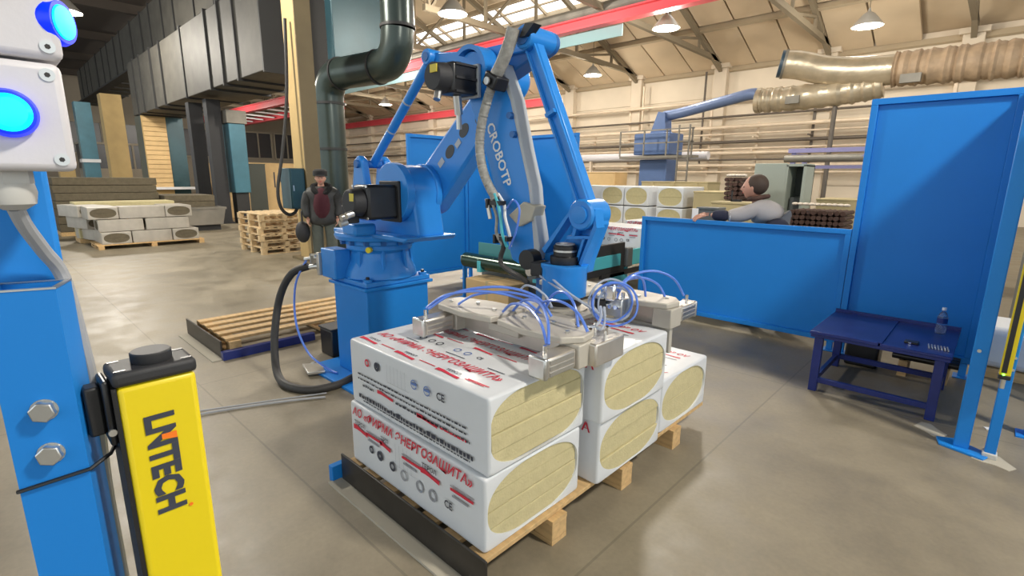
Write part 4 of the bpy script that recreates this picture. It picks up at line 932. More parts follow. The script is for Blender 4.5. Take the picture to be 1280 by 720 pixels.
# bundles of dark cores wrapped in foam
def core_bundle(label, x0, x1, y, z0, z1, r=.035):
    t = thing('core_bundle', label, 'bundle', ((x0+x1)/2, y+.3, z0))
    c0 = None; k = 0
    nx = int((x1-x0)/(2*r)); nz = int((z1-z0)/(2*r))
    for i in range(nx):
        for j in range(nz):
            x = x0+r+i*2*r; z = z0+r+j*2*r
            if c0 is None: c0 = MB().cyl((x,y,z),(x,y+.6,z), r*.95, r*.95, n=8).build('core', 'core_brown', t); o = (x,z)
            else: c = c0.copy(); C.objects.link(c); c.location = (x-o[0], random.uniform(-.03,.03), z-o[1])
    rr = random.Random(3)
    for q in range(max(6, nx)):
        x = x0+(q+.5)*(x1-x0)/max(6,nx); MB().ball((x,y+.1,z1+.01), .045, (1,1.2,.5), n=8, m=6).build('foam_pad', 'foam_white', t)
    return t
core_bundle('tall bundle of dark brown cores between crate and the man\'s face', -1.98,-1.70, 7.0, .9,1.62)
core_bundle('low bundle of dark brown cores with white foam on top, right of the locker', -1.0,-.28, 7.0, .66,1.22)
crate('low crate under the tall core bundle', -2.1,-1.6, 6.95,7.65, 0,.9, 'ply'); crate('low crate under the foam-topped core bundle', -1.1,-.2, 6.95,7.65, 0,.66, 'ply')
t = thing('metal_locker', 'pale green metal locker with an open dark front behind the man', 'locker', (-1.45,8.2,0))
MB().bx(-1.87,-1.38,7.95,8.0,.05,1.83).build('open_door', 'locker', t, bevel=.006)
MB().bx(-1.38,-1.35,7.95,8.45,.05,1.80).build('side_wall', 'locker', t); MB().bx(-1.13,-1.09,7.95,8.45,.05,1.80).build('side_wall', 'locker', t)
MB().bx(-1.38,-1.09,8.42,8.45,.05,1.80).build('back_wall', 'locker_in', t); MB().bx(-1.38,-1.09,7.95,8.45,1.78,1.82).build('top', 'locker', t); MB().bx(-1.38,-1.09,7.95,8.45,0,.06).build('plinth', 'locker', t)
MB().bx(-1.34,-1.13,8.1,8.40,.1,1.30).build('hanging_coat', 'machine_grey', t, bevel=.05, seg=3)
t = thing('lift_frame', 'purple-grey metal gantry frame behind the low fence, beside the tall panel', 'frame', (-1.2,10.4,0))
for x in (-1.86,-.62):
    for y in (10.0,10.8): MB().bx(x-.04,x+.04,y-.04,y+.04,0,2.05).build('upright', 'gantry', t)
MB().bx(-1.95,-.5,9.94,10.0,2.08,2.16).build('top_rail', 'gantry', t); MB().bx(-1.95,-.5,9.94,10.0,1.78,1.84).build('lower_rail', 'gantry', t)
MB().cyl((-2.0,9.95,1.97),(-.55,9.95,1.97), .07, n=14).build('wrapped_roll', 'galv', t); MB().bar((-.75,9.9,1.95),(-.55,9.9,2.14), .03, .03).build('brace', 'gantry', t)
for x in (-1.86,-.62): MB().bx(x-.04,x+.04,10.0,10.8,2.0,2.08).build('side_rail', 'gantry', t)

# ------------------------------------------------------------------ services on the back wall
def pipe(label, pts, r, mt, name='wall_pipe', n=10, sub=1, cat='pipe'):
    return tag(MB().tube(pts, r, n=n, sub=sub).build(name, mt, None), label, cat, 'pipes along the back wall' if name == 'wall_pipe' else None)
zs = [1.9, 2.2, 2.45, 2.75, 2.95, 3.25, 3.6, 3.9, 4.4, 5.1]
nm = ['lowest','second lowest','third lowest','fourth lowest','fifth lowest','sixth lowest','fourth highest','third highest','second highest','highest']
for k, z in enumerate(zs): pipe('%s long pipe running along the back wall' % nm[k], [(-44,YW-.55-.09*(k % 4),z),(12,YW-.55-.09*(k % 4),z)], (.05,.075,.04,.09)[k % 4], ('wall_pipe','wall_pipe','pipe_dark','wall_pipe','wall_pipe','pipe_dark')[k % 6])
for k, x in enumerate([-18.2+2.2*i for i in range(9)]):
    t = thing('pipe_bracket', 'dark steel pipe bracket on the back wall, number %s from the left' % ('one','two','three','four','five','six','seven','eight','nine')[k], 'bracket', (x,YW-.5,1.7), 'pipe brackets on the back wall')
    MB().bx(x-.05,x+.05,YW-.40,YW-.34,1.7,4.1 if k % 2 else 5.2).build('upright', 'pipe_dark' if k % 3 == 0 else 'wall_pipe', t)
    for z in (2.07,2.85,3.42): MB().bx(x-.04,x+.04,YW-.95,YW-.34,z-.03,z+.03).build('arm', 'pipe_dark' if k % 3 == 0 else 'wall_pipe', t)
t = thing('air_main', 'thick whitish pipe across the back, left of the blue dust collector', 'pipe', (-11,16.2,0))
MB().cyl((-16,16.2,2.35),(-6.2,16.2,2.35), .14, n=16).build('pipe_run', 'plastic_white', t)
for x in (-15,-11,-8.4): MB().bx(x-.05,x+.05,16.15,16.25,0,2.22).build('stand', 'wall_pipe', t)
pipe('thin vertical pipe on the wall left of the right pilaster', [(-9.75,YW-.5,6.5),(-9.75,YW-.5,2.3)], .05, 'pipe_dark')
pipe('thin vertical pipe on the wall near the left pilaster', [(-13.0,YW-.5,6.2),(-13.0,YW-.5,2.8)], .05, 'wall_pipe')
# dust collector with blue pipe
t = thing('dust_collector', 'blue grey dust collector tower on a railed platform before the back wall', 'dust collector', (-7.5,15.2,0))
MB().bx(-8.0,-7.0,14.8,15.6,.9,2.2).build('lower_housing', 'cyclone', t, bevel=.03); MB().bx(-8.2,-6.9,14.7,15.7,2.35,3.05).build('upper_housing', 'cyclone', t, bevel=.03)
MB().prism([(-7.75,3.05),(-7.2,3.05),(-7.25,3.7),(-7.5,3.75)], 'y', 14.95,15.4).build('inlet_hood', 'cyclone', t)
for x in (-7.95,-7.05):
    for y in (14.85,15.55): MB().bx(x-.05,x+.05,y-.05,y+.05,0,.9).build('leg', 'cyclone', t)
MB().bx(-8.5,-5.9,14.3,14.75,2.22,2.30).build('platform', 'galv', t)
for x in (-8.5,-7.6,-6.8,-5.95): MB().bx(x-.02,x+.02,14.3,14.34,2.3,3.1).build('rail_post', 'galv', t)
for z in (2.7,3.1): MB().bx(-8.5,-5.9,14.3,14.34,z-.02,z+.02).build('rail', 'galv', t)
for x in (-6.35,-6.0): MB().bx(x-.02,x+.02,14.2,14.25,0,3.2).build('ladder_stile', 'galv', t)
for k in range(9): MB().bx(-6.35,-6.0,14.2,14.24,.3+.3*k,.33+.3*k).build('ladder_rung', 'galv', t)
pipe('grey blue exhaust pipe rising from the dust collector to the foil duct', [(-7.4,15.2,3.62),(-6.8,15.2,3.68),(-5.4,15.1,3.9),(-4.6,15.05,4.02),(-4.3,15.0,3.95)], .16, 'pipe_blue', 'exhaust_pipe', 14, 4)
# foil insulated ducts
def wob(r, s): return lambda t: r*(1+.05*math.sin(t*61+s)+.04*math.sin(t*137+2*s))
t = thing('insulated_duct', 'upper foil wrapped duct with a dark round open end, right side', 'duct', (-3.6,15,4.2))
MB().tube([(-3.68,14.7,4.66),(-3.3,14.8,4.60),(-2.7,14.95,4.42),(-2.0,15,4.30),(-1.2,15,4.25)], lambda q: .36, n=20, sub=6).build('foil_section', 'foil', t)
MB().tube([(-1.2,15,4.25),(0,15,4.22),(1.2,15,4.2)], wob(.40,1), n=20, sub=24).build('crumpled_section', 'paper', t)
MB().tube([(1.2,15,4.2),(6,15,4.1)], .38, n=20, sub=1).build('far_section', 'foil', t)
MB().cyl((-3.70,14.69,4.665),(-3.78,14.66,4.68), .35, n=24).build('open_end', 'duct_end', t); MB().cyl((-3.64,14.71,4.655),(-3.70,14.69,4.665), .375, n=24).build('end_collar', 'galv', t)
MB().bx(-1.0,-.6,14.52,14.64,3.85,4.05).build('damper', 'galv', t)
t = thing('insulated_duct', 'lower foil wrapped duct that takes the grey blue exhaust pipe', 'duct', (-3,15.2,3.5))
MB().tube([(-4.3,15.1,3.82),(-3.4,15.1,3.80),(-2.2,15.1,3.85),(-1.4,15.15,3.95)], wob(.33,2), n=18, sub=14).build('foil_section', 'foil', t); MB().cyl((-4.3,15.1,3.82),(-4.42,15.1,3.83), .35, n=20).build('end_collar', 'foil', t)
MB().bx(-3.55,-3.2,14.72,14.80,3.62,3.82).build('damper', 'galv', t)
pipe('dark steel post carrying the foil ducts from the floor', [(-2.4,15.1,0),(-2.4,15.1,3.5)], .06, 'pipe_dark', 'duct_post')

# ------------------------------------------------------------------ crane
GCR = 'red overhead crane girders'
def girder(label, p0, p1, h=.55, w=.34):
    t = thing('crane_girder', label, 'crane girder', p0, GCR)
    MB().bar(p0, p1, .06, h).build('web', 'red_beam', t)
    u = V(0,0,h/2); MB().bar(V(*p0)+u, V(*p1)+u, w, .05).build('top_flange', 'red_beam', t); MB().bar(V(*p0)-u, V(*p1)-u, w, .05).build('bottom_flange', 'red_beam', t)
    return t
g = girder('long red crane girder crossing above the robot arm', (-31,13.75,6.60), (-5.0,13.75,6.60), .30)
MB().cyl((-31,14.0,7.02),(-5.0,14.0,7.02), .19, n=12).build('conductor_rail', 'galv', g)
girder('thin red crane girder far back beside the wall', (-46,23.48,6.05), (-19.2,23.48,6.05), .4, .3)
tag(MB().bar((-31,14.1,6.27),(-8.5,14.1,6.27), .05,.36).build('service_walkway', 'walkway', None), 'teal grey walkway plate behind the long red girder', 'walkway')
girder('upper red girder of the far crane left of the brown column', (-51,13.6,6.30), (-29,13.6,6.30), .4, .4)
t = girder('lower red girder of the far crane left of the brown column', (-51,15.8,6.0), (-30,15.8,6.0), .4, .4)
for k in range(10): MB().bar((-50+2.2*k,13.8,6.1),(-48.9+2.2*k,15.6,5.9), .10,.10).build('lattice_brace', 'white_paint', t)

# ------------------------------------------------------------------ brown column, big pipe and ducts on the left
t = thing('hall_column', 'brown steel hall column behind the man with the cap', 'column', (-8.2,3.15,0))
MB().bx(-8.45,-7.97,3.03,3.09,0,9.1).build('flange', 'column', t); MB().bx(-8.45,-7.97,3.24,3.30,0,9.1).build('flange', 'column', t); MB().bx(-8.25,-8.17,3.09,3.24,0,9.1).build('web', 'column_dark', t)
MB().bx(-7.97,-7.94,3.02,3.31,0,9.1).build('shaded_side', 'column_dark', t)  # darker plate puts the shade on the column's right side into colour
MB().bx(-8.6,-7.85,2.92,3.42,0,.05).build('base_plate', 'column_dark', t)
t = thing('switch_cabinet', 'dark teal switch cabinet fixed to the brown column', 'cabinet', (-8.2,2.88,.98))
MB().bx(-8.40,-8.0,2.74,3.02,.98,1.70).build('body', 'teal_dark', t, bevel=.01); MB().bx(-8.0,-7.98,2.76,3.0,1.0,1.68).build('door', 'teal_dark', t, bevel=.004); MB().bx(-7.98,-7.97,2.78,2.80,1.3,1.4).build('handle', 'zinc', t)
tag(MB().tube([(-8.15,2.95,4.2),(-8.15,2.88,3.0),(-8.15,2.72,2.0),(-8.15,2.58,1.35),(-8.15,2.60,1.02),(-8.15,2.72,.88),(-8.15,2.84,.90),(-8.15,2.90,1.0)], .03, n=8).build('hanging_cable', 'rubber', None), 'dark cable looping down left of the brown column to the cabinet', 'cable')
t = thing('exhaust_duct_pipe', 'fat dark green round pipe with elbows descending beside the brown column', 'pipe', (-9,4.1,0))
pr = .30
MB().cyl((-9.3,4.25,0),(-9.3,4.25,3.05), pr, n=28).build('lower_run', 'pipe_green', t)
MB().tube([(-9.3,4.25,3.05),(-9.27,4.255,3.30),(-9.12,4.28,3.52),(-8.9,4.32,3.6)], pr, n=24, sub=6).build('lower_elbow', 'pipe_green', t)
MB().cyl((-8.9,4.32,3.6),(-7.75,4.51,3.6), pr, n=28).build('cross_run', 'pipe_green', t)
MB().tube([(-7.75,4.51,3.6),(-7.45,4.56,3.66),(-7.27,4.59,3.88),(-7.22,4.60,4.2)], pr, n=24, sub=6).build('upper_elbow', 'pipe_green', t)
MB().cyl((-7.22,4.60,4.2),(-7.22,4.60,9.08), pr, n=28).build('upper_run', 'pipe_green', t)
for a, b in (((-9.3,4.25,2.1),(-9.3,4.25,2.15)),((-9.3,4.25,3.02),(-9.3,4.25,3.07)),((-8.9,4.32,3.6),(-8.86,4.327,3.6)),((-7.79,4.503,3.6),(-7.75,4.51,3.6)),((-7.22,4.60,4.2),(-7.22,4.60,4.25))): MB().cyl(a, b, pr+.02, n=28).build('joint_ring', 'duct_edge', t)
t = thing('air_handling_box', 'dark teal rectangular duct box between brown column and fat pipe', 'duct', (-10,5.0,3.9))
MB().bx(-9.95,-9.65,4.62,6.0,4.05,9.1).build('casing', 'teal_dark', t, bevel=.02); MB().bx(-9.98,-9.62,4.59,6.03,3.99,4.05).build('bottom_frame', 'duct_edge', t)
GD = 'galvanised ventilation ducts overhead'
def big_duct(label, x0, x1, y0, y1, z0, z1, step):
    t = thing('ventilation_duct', label, 'duct', (x0, y0, z0), GD)
    x = x0; k = 0
    while x < x1-.05:
        w = min(step[k % len(step)], x1-x); e = random.uniform(-.015,.015)
        MB().bx(x+.03,x+w-.03,y0+e,y1,z0+e,z1).build('duct_section', 'duct_metal', t, bevel=.02); MB().bx(x+w-.035,x+w+.035,y0-.045,y1+.045,z0-.045,z1+.045).build('flange', 'duct_edge', t)
        x += w; k += 1
    MB().bx(x1,x1+.03,y0+.02,y1-.02,z0+.02,z1-.02).build('end_panel', 'teal_dark', t)
    return t
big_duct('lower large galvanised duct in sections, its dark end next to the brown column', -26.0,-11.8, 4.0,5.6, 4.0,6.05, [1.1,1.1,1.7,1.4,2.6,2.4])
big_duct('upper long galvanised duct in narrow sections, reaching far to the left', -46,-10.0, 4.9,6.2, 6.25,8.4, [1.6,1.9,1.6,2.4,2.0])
t = thing('duct_gap_shade', 'dark strip painting the shaded gap between the two big galvanised ducts', 'shade_strip', (-16,4.3,6.1))
MB().bx(-46,-10,4.4,4.85,6.12,6.20).build('shade_strip', 'duct_edge', t)  # dark strip stands in for the shade in the gap between the ducts
# legs and vertical ducts under them
t = thing('vertical_duct', 'vertical duct with brick-like slatted front below the left end of the lower duct', 'duct', (-25.4,4.7,0))
MB().bx(-26.0,-24.9,4.0,5.5,0,3.94).build('casing', 'teal_dark', t)
for k in range(15): MB().bx(-24.86,-24.80,4.02,4.84,1.05+.19*k,1.22+.19*k).build('slat', 'ply', t)
MB().bx(-24.9,-24.86,4.0,4.86,0,3.94).build('slat_backing', 'column', t)
MB().bx(-24.8,-24.5,3.9,5.6,.95,1.05).build('white_base_frame', 'film', t)
for k,(x,y) in enumerate(((-18.9,4.1),(-17.6,4.25))):
    t = thing('steel_stanchion', ('thick black steel stanchion under the big duct, left one','thick black steel stanchion under the big duct beside the teal panel')[k], 'post', (x+.2,y+.2,0), 'black stanchions under the duct')
    MB().bx(x,x+.36,y,y+.4,0,3.9).build('shaft', 'black_soft', t); MB().bx(x-.05,x+.41,y-.05,y+.45,0,.05).build('foot', 'black_soft', t)
t = thing('vertical_duct', 'blue teal vertical duct panel right of the black duct legs', 'duct', (-17.3,5.0,0))
MB().bx(-17.6,-17.0,4.75,5.25,1.0,3.2).build('casing', 'teal_face', t, bevel=.02); MB().bx(-17.65,-16.95,4.7,5.3,3.2,3.6).build('hood', 'galv', t); MB().bx(-17.5,-17.1,4.8,5.2,0,1.0).build('stand', 'duct_edge', t)
t = thing('vertical_duct', 'far blue vertical duct panel at the left, beside the beige columns', 'duct', (-30,3.0,0))
MB().bx(-30.6,-30,2.55,3.15,0,4.8).build('casing', 'teal_face', t); MB().bx(-30.65,-29.95,2.5,3.2,2.1,2.25).build('band', 'film', t)
for k, (x, y, w) in enumerate(((-28,3.2,.75),(-33,1.9,.6))):
    t = thing('hall_column', ('wide beige hall column at the far left under the upper duct','narrow beige hall column at the far left edge beside the white box')[k], 'column', (x,y,0))
    MB().bx(x-.4,x+.3,y,y+w,0,5.0 if k == 0 else 4.2).build('shaft', 'column', t); MB().bx(x-.5,x+.4,y-.1,y+w+.1,0,.3).build('base', 'column_dark', t)
# dark ends of far structures
t = thing('machine_housing', 'dark glazed machine cabin far behind the beige columns', 'machine', (-39,5.3,0))
MB().bx(-40,-38,3.5,7.2,0,1.9).build('base', 'far_wall', t); MB().bx(-40,-38.02,3.5,7.2,1.9,3.3).build('glazing', 'dark_window', t); MB().bx(-40.05,-37.95,3.45,7.25,3.3,3.42).build('roof', 'far_wall', t)
for q in range(4): MB().bx(-38.02,-37.95,3.5+q*3.7/3-.05,3.5+q*3.7/3+.05,1.9,3.3).build('frame_post', 'far_wall', t)

# ------------------------------------------------------------------ goods on the floor at the left
GL = 'packs stacked on the floor at the far left'
pd = pack('insulation_pack', 'left stack: bottom row, oval wool end at the left', GL, L=1.0, Wd=.52, H=.255, slabs=2, film='film_shaded', wool='wool_dark', ov=(.86,.80), on=2.3)  # white packs; their darker lighting is painted into film and wool colours
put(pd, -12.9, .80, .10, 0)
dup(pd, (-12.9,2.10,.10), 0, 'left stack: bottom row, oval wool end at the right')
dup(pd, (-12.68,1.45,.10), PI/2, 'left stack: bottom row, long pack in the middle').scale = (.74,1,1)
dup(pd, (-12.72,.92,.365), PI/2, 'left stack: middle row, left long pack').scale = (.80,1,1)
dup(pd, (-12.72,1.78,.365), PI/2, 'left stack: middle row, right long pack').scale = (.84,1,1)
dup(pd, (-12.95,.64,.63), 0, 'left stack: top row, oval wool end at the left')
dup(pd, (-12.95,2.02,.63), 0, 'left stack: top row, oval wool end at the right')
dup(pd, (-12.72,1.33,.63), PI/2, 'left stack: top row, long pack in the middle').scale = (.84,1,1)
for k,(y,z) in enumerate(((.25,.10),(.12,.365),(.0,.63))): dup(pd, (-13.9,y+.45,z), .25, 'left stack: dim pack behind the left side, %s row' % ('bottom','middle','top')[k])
pallet('wooden_pallet', 'pallet under the dim pack stack at the far left', None, L=2.0, Wd=1.0, H=.10, loc=(-12.85,1.45,0))
GW = 'stacks of bare dark wool slabs'
def slab_stack(label, x0,x1,y0,y1,z1,n,mt='wool_dark'):
    t = thing('wool_slab_stack', label, 'slab stack', (x0,y0,0), GW); h = (z1-.10)/n
    MB().bx(x0,x1,y0,y1,0,.10).build('skid', 'wood', t)
    for k in range(n): e = random.uniform(-.02,.02); MB().bx(x0+e,x1+e,y0+e,y1+e,.10+k*h+.004,.10+(k+1)*h-.004).build('wool_slab', mt, t, bevel=.01)
    return t
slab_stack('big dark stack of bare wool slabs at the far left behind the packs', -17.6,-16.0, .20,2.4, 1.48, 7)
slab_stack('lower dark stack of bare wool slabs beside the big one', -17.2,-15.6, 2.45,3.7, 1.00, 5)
slab_stack('pale slab stack behind the top row of the left packs', -14.8,-14.0, .35,2.3, .93, 4, 'wool')
t = thing('steel_trough', 'grey steel trough on the floor right of the left pack stack', 'trough', (-15.6,3.4,0))
MB().prism([(2.75,.62),(2.85,.16),(3.75,.16),(3.85,.62)], 'x', -16.0,-15.2).build('body', 'galv', t, bevel=.01); MB().bx(-16.0,-15.2,2.72,3.88,.60,.66).build('rim', 'galv', t); MB().bx(-15.9,-15.3,2.9,3.7,0,.16).build('skid', 'duct_edge', t)
cr = crate('big plywood crate in the left background with dark chalk marks', -22,-20, 6.0,9.6, 0,2.05, 'ply', .05)
for y, z in ((7.2,1.1),(7.45,1.3)): MB().bx(-20.0,-19.99,y,y+.05,z,z+.6).build('chalk_mark', 'ink_dark', cr)
crate('plywood crate with a low lid, left of the big plywood crate', -19.9,-18.6, 4.95,5.75, 0,1.30, 'ply', .05)
crate('narrow tall plywood crate behind the low one', -21.6,-20.2, 4.9,5.7, 0,2.0, 'ply', .05)
crate('green grey board pack leaning between the plywood crates', -19.9,-19.6, 5.85,6.75, .0,2.0, 'locker_in', .03, name='board_pack', cat='boards')
# pallets stacked
GS = 'wooden pallets in the stack behind the man'
pz = pallet('wooden_pallet', 'lowest pallet of the wooden pallet stack behind the man', GS, L=1.2, Wd=1.0, H=.135, boards=6, mt='wood_pale', loc=(-9.95,3.15,0), rz=PI/2)
nmz = ['second','third','fourth','fifth','top']
for k in range(5): dup(pz, (-9.95+random.uniform(-.04,.04),3.15+random.uniform(-.03,.03),.137*(k+1)), PI/2+random.uniform(-.03,.03), '%s pallet %sof the wooden pallet stack behind the man' % (nmz[k], 'from the floor ' if k < 4 else ''))

# ------------------------------------------------------------------ people
def skin(name, pts, edges, rad, mt, parent, sub=2):
    me = bpy.data.meshes.new(name); me.from_pydata(pts, edges, []); o = bpy.data.objects.new(name, me); C.objects.link(o); o.parent = parent; ORG[o] = Vector()
    md = o.modifiers.new('skin', 'SKIN'); 
    for i, r in enumerate(rad):
        sv = me.skin_vertices[0].data[i]; sv.radius = r if isinstance(r, tuple) else (r, r); sv.use_root = (i == 0)
    md.use_smooth_shade = True
    s = o.modifiers.new('sub', 'SUBSURF'); s.levels = sub; s.render_levels = sub
    me.materials.append(M[mt]); return o
def fingers(h, d, side, curl, parent, scale=1):
    # palm at h, finger direction d, side axis, curl axis (towards palm)
    h, d, side, curl = Vector(h), Vector(d).normalized(), Vector(side).normalized(), Vector(curl).normalized()
    pts = [h]; ed = []; rad = [(.030*scale,.016*scale)]
    pts.append(h+d*.05*scale); ed.append((0,1)); rad.append((.036*scale,.014*scale))
    for k, (o, l) in enumerate(((-.030,.070),(-.010,.080),(.010,.076),(.028,.060))):
        b = h+d*.07*scale+side*o*scale; i = len(pts)
        pts += [b, b+d*l*.5*scale+curl*.012*scale, b+d*l*.75*scale+curl*.04*scale]; rad += [.0085*scale,.008*scale,.0065*scale]; ed += [(1,i),(i,i+1),(i+1,i+2)]
    i = len(pts); b = h+side*.032*scale*-1+d*.02*scale
    pts += [b+side*-.018*scale+d*.01*scale, b-side*.028*scale+d*.045*scale+curl*.01*scale]; rad += [.011*scale,.008*scale]; ed += [(0,i),(i,i+1)]
    return pts, ed, rad
def head(parent, c, r, f, hair=None):
    # c centre, f facing dir (xy); returns one continuous head mesh with nose, ears, brow and chin
    c = Vector(c); f = Vector((f[0],f[1],0)).normalized(); s = Vector((f.y,-f.x,0))
    m = MB(); N, MM = 28, 20; vs = []
    for j in range(MM+1):
        th = PI*j/MM
        for k in range(N):
            ph = 2*PI*k/N; x, y, z = math.sin(th)*math.cos(ph), math.sin(th)*math.sin(ph), math.cos(th)
            wd = .76-.16*max(0,-z-.1)-(.18 if z < -.5 else 0)*(-z-.5)*2; dp = .92
            yf = y
            p = s*(x*r*wd) + f*(yf*r*dp) + Z_*(z*r*1.18)
            if y > .5:
                fx, fz = x, z
                p += f*r*(.30*math.exp(-(fx/.14)**2-((fz+.12)/.18)**2))            # nose
                p += f*r*(.07*math.exp(-(fx/.4)**2-((fz-.22)/.10)**2))             # brow
                p -= f*r*(.09*math.exp(-((abs(fx)-.32)/.14)**2-((fz-.05)/.10)**2)) # eye sockets
                p += f*r*(.07*math.exp(-(fx/.25)**2-((fz+.48)/.08)**2))            # lips
                p += f*r*(.10*math.exp(-(fx/.3)**2-((fz+.80)/.15)**2))             # chin
            if abs(x) > .8: p += s*(math.copysign(r*.16*math.exp(-((y+.05)/.2)**2-((z+.02)/.22)**2), x))
            vs.append(c+p)
    fs = [(j*N+k, j*N+(k+1) % N, (j+1)*N+(k+1) % N, (j+1)*N+k) for j in range(MM) for k in range(N)]
    m.add(vs, fs); h = m.build('head', 'skin', parent, smooth=80)
    for sg in (-1, 1):
        e = c + f*(r*.82) + s*(sg*r*.27) + Z_*(r*.06); MB().ball(e, r*.085, n=8, m=6).build('eye', 'hair', h)
    MB().box(c+f*(r*.90)-Z_*(r*.53), (.045,.008,.007), rz=math.atan2(s.y,s.x)).build('mouth', 'ink_red', h)
    return h
# man with cap, standing, facing the robot cell
PL = thing('person', 'standing man in black cap, dark jacket, maroon sweater and grey trousers by the brown column', 'person', (-6.95,2.80,0))
fd = V(.88,-.47,0).normalized(); sd2 = V(fd.y,-fd.x,0)   # sd2 = his right... seen to the left of the picture
def q(a, b, z): return sd2*a + fd*b + Z_*z
legs = [q(0,0,.86)]; 
skin('body', [q(0,0,.90),q(0,0,1.10),q(0,.0,1.30),q(0,.01,1.42),q(.0,.02,1.49)]+[q(.15,0,1.30),q(.25,-.02,1.08),q(.235,.07,.88),q(-.15,0,1.30),q(-.25,-.02,1.08),q(-.225,.08,.89)]+[q(.095,0,.82),q(.10,.0,.46),q(.10,-.01,.08),q(-.095,0,.82),q(-.11,.02,.46),q(-.12,.0,.08)],
     [(0,1),(1,2),(2,3),(3,4),(2,5),(5,6),(6,7),(2,8),(8,9),(9,10),(0,11),(11,12),(12,13),(0,14),(14,15),(15,16)], [.07,.07,.07,.05,.048,.03,.03,.026,.03,.03,.026,.05,.04,.035,.05,.04,.035], 'skin', PL)
skin('jacket', [q(0,.0,.72),q(0,-.01,.92),q(0,-.01,1.16),q(0,-.01,1.32),q(0,0,1.41),q(.20,0,1.30),q(.265,-.02,1.08),q(.24,.06,.88),q(-.20,0,1.30),q(-.265,-.02,1.08),q(-.23,.07,.89)], [(0,1),(1,2),(2,3),(3,4),(3,5),(5,6),(6,7),(3,8),(8,9),(9,10)],
     [(.25,.20),(.24,.19),(.22,.175),(.20,.15),.085,.105,.085,.065,.105,.085,.065], 'jacket_dark', PL)
skin('trousers', [q(0,0,.90),q(.10,0,.78),q(.105,.005,.46),q(.105,-.01,.03),q(-.10,0,.78),q(-.115,.02,.46),q(-.125,.0,.03)], [(0,1),(1,2),(2,3),(0,4),(4,5),(5,6)], [(.13,.10),.105,.095,.080,.105,.095,.080], 'trousers', PL)
o = MB().ball(ORG[PL]+q(0,.075,1.10), .14, (.95,1.05,2.05), n=18, m=12).build('sweater', 'sweater', PL, smooth=80)
MB().tube([ORG[PL]+q(.13,.02,1.40), ORG[PL]+q(.10,.10,1.33), ORG[PL]+q(0,.13,1.27), ORG[PL]+q(-.10,.10,1.33), ORG[PL]+q(-.13,.02,1.40), ORG[PL]+q(0,-.09,1.43), ORG[PL]+q(.13,.02,1.40)], .045, n=10).build('fur_collar', 'fur', PL)
hd = head(PL, ORG[PL]+q(0,.03,1.53), .098, fd)
MB().lathe([(.108,1.565),(.115,1.60),(.112,1.645),(.085,1.672),(.03,1.68)], ORG[PL]+q(0,.015,0), n=24).build('cap', 'cap', PL)
pk_ = ORG[PL]+q(0,.12,1.572); MB().ball(pk_, .085, (.9,.9,.14), n=16, m=8).build('cap_peak', 'cap', PL)
for sgn, hx in ((1,.235),(-1,-.225)):
    P_, E2, R_ = fingers(q(hx,.075,.88), q(0,.15,-1), fd, -sd2*sgn, PL); skin('hand', P_, E2, R_, 'skin', PL, 1)
for a in (.105,-.125): MB().prism([(0,0),(.10,0),(.10,.05),(.06,.09),(-.10,.10),(-.12,0)], 'y', -.045,.045)
for a in (.105,-.125):
    m = MB().ball(ORG[PL]+q(a,.06,.045), .05, (1,1,.9), n=14, m=8); m.v = [ORG[PL]+q(a,.06,.045) + (lambda w: sd2*w.dot(sd2)*.95 + fd*w.dot(fd)*2.6 + Z_*w.z)(p-(ORG[PL]+q(a,.06,.045))) for p in m.v]; m.build('shoe', 'shoe', PL)
t = thing('shoulder_bag', 'black bag hanging at the side of the man in the cap', 'bag', tuple(ORG[PL]+q(.30,.02,.62)))
bo = ORG[PL]+q(.33,.02,.66); MB().ball(bo, .12, (.8,1.,1.5), n=16, m=10).build('bag_body', 'black_soft', t); MB().tube([bo+Z_*.15+fd*.06, bo+Z_*.32+fd*.03, bo+Z_*.32-fd*.03, bo+Z_*.15-fd*.06], .012, n=6).build('bag_strap', 'black_soft', t)

# man behind the low fence, in profile, hand on the rail
PR = thing('person', 'dark-haired man in grey and navy jacket with one hand on the low blue fence', 'person', (-.62,4.62,0))
fr = V(-1.0,-.10,0).normalized(); sr = V(fr.y,-fr.x,0)
o0 = ORG[PR]
def w(x, y, z): return V(x,y,z)-o0
skin('body', [w(-.50,4.66,.88),w(-.55,4.64,1.05),w(-.62,4.62,1.22),w(-.68,4.62,1.33),w(-.71,4.62,1.40)]+[w(-.70,4.46,1.24),w(-.82,4.38,1.16),w(-1.04,4.28,1.195),w(-.52,4.80,1.22),w(-.48,4.86,1.0),w(-.62,4.84,.86)]+[w(-.50,4.56,.82),w(-.58,4.52,.46),w(-.55,4.50,.08),w(-.46,4.76,.82),w(-.45,4.76,.46),w(-.36,4.78,.08)],
     [(0,1),(1,2),(2,3),(3,4),(2,5),(5,6),(6,7),(2,8),(8,9),(9,10),(0,11),(11,12),(12,13),(0,14),(14,15),(15,16)], [.07,.07,.07,.055,.05,.03,.03,.026,.03,.03,.026,.05,.04,.035,.05,.04,.035], 'skin', PR)
skin('jacket', [w(-.49,4.67,.80),w(-.52,4.66,.98),w(-.56,4.645,1.14),w(-.61,4.63,1.27),w(-.66,4.62,1.35),w(-.66,4.48,1.26),w(-.79,4.39,1.19),w(-.90,4.34,1.185),w(-.52,4.80,1.22),w(-.47,4.87,1.0),w(-.60,4.85,.88)], [(0,1),(1,2),(2,3),(3,4),(3,5),(5,6),(6,7),(3,8),(8,9),(9,10)], [(.18,.15),(.18,.15),(.185,.155),(.18,.15),.075,.10,.088,.07,.10,.085,.065], 'jacket_grey', PR)
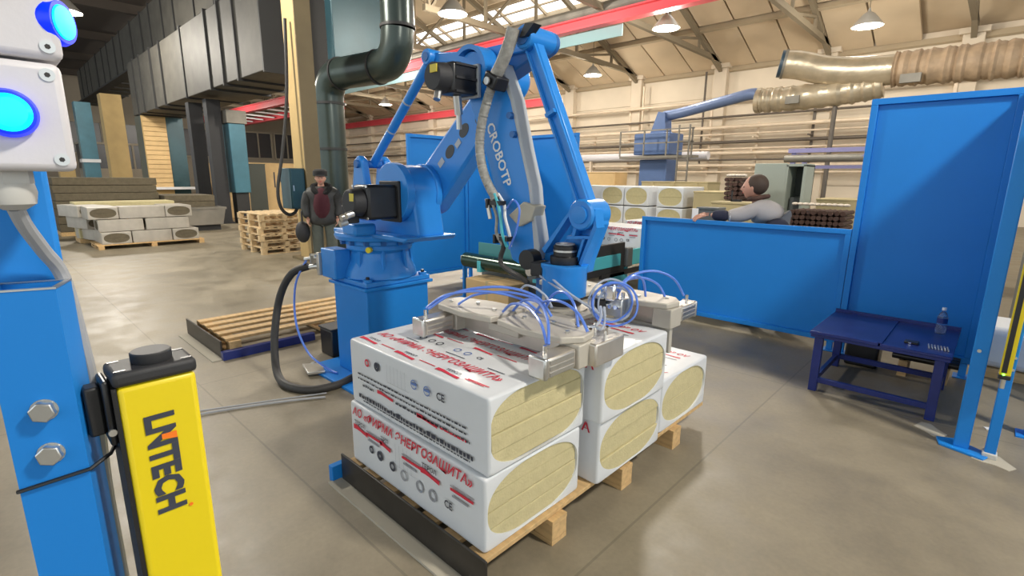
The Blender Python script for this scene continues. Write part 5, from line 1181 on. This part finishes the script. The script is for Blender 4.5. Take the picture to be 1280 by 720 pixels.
skin('sleeve', [w(-.86,4.36,1.185),w(-.95,4.31,1.19),w(-1.03,4.285,1.195)], [(0,1),(1,2)], [.074,.066,.055], 'navy_cloth', PR)
skin('sleeve_stripe', [w(-.845,4.365,1.185),w(-.875,4.35,1.185)], [(0,1)], [.080,.080], 'white_paint', PR, 1)
skin('back_panel', [w(-.42,4.58,.9),w(-.44,4.55,1.06),w(-.47,4.53,1.18)], [(0,1),(1,2)], [.16,.15,.10], 'navy_cloth', PR)
skin('trousers', [w(-.50,4.66,.84),w(-.50,4.55,.74),w(-.58,4.52,.46),w(-.55,4.50,.06),w(-.46,4.76,.74),w(-.45,4.76,.46),w(-.36,4.78,.06)], [(0,1),(1,2),(2,3),(0,4),(4,5),(5,6)], [(.16,.12),.10,.075,.065,.10,.075,.065], 'navy_cloth', PR)
MB().tube([V(-.75,4.55,1.365),V(-.68,4.52,1.375),V(-.60,4.58,1.395),V(-.60,4.68,1.395),V(-.69,4.72,1.375),V(-.76,4.65,1.36),V(-.75,4.55,1.365)], .024, n=10).build('collar', 'core_brown', PR)
head(PR, (-.735,4.61,1.485), .108, (-1,-.25))
mh = MB().ball((-.70,4.615,1.515), .115, (1.0,.86,.98), n=20, m=12)
mh.v = [p for p in mh.v]; hair = mh.build('hair', 'hair', PR, smooth=80)
P_, E2, R_ = fingers(w(-1.06,4.275,1.19), V(-.75,-.45,-.12), V(.3,-.2,.9).cross(V(-.75,-.45,-.12)), V(-.1,-.25,-1), PR, 1.15); skin('hand', P_, E2, R_, 'skin', PR, 1)
P_, E2, R_ = fingers(w(-.65,4.84,.84), V(-.3,0,-1), V(0,1,0), V(-1,0,0), PR, 1.05); skin('hand', P_, E2, R_, 'skin', PR, 1)
for a, b in ((-.62,4.50),(-.43,4.78)):
    m = MB().ball((a,b,.045), .05, (2.6,.95,.9), n=14, m=8); m.build('shoe', 'shoe', PR)
t = thing('mobile_phone', 'small white phone held in the hand of the man behind the fence', 'phone', (-1.20,4.26,1.16))
MB().box((-1.20,4.262,1.20), (.065,.012,.11), rz=.41).build('body', 'white_paint', t, bevel=.004); MB().box((-1.203,4.2695,1.20), (.055,.003,.09), rz=.41).build('screen', 'grey_plate_glare', t)
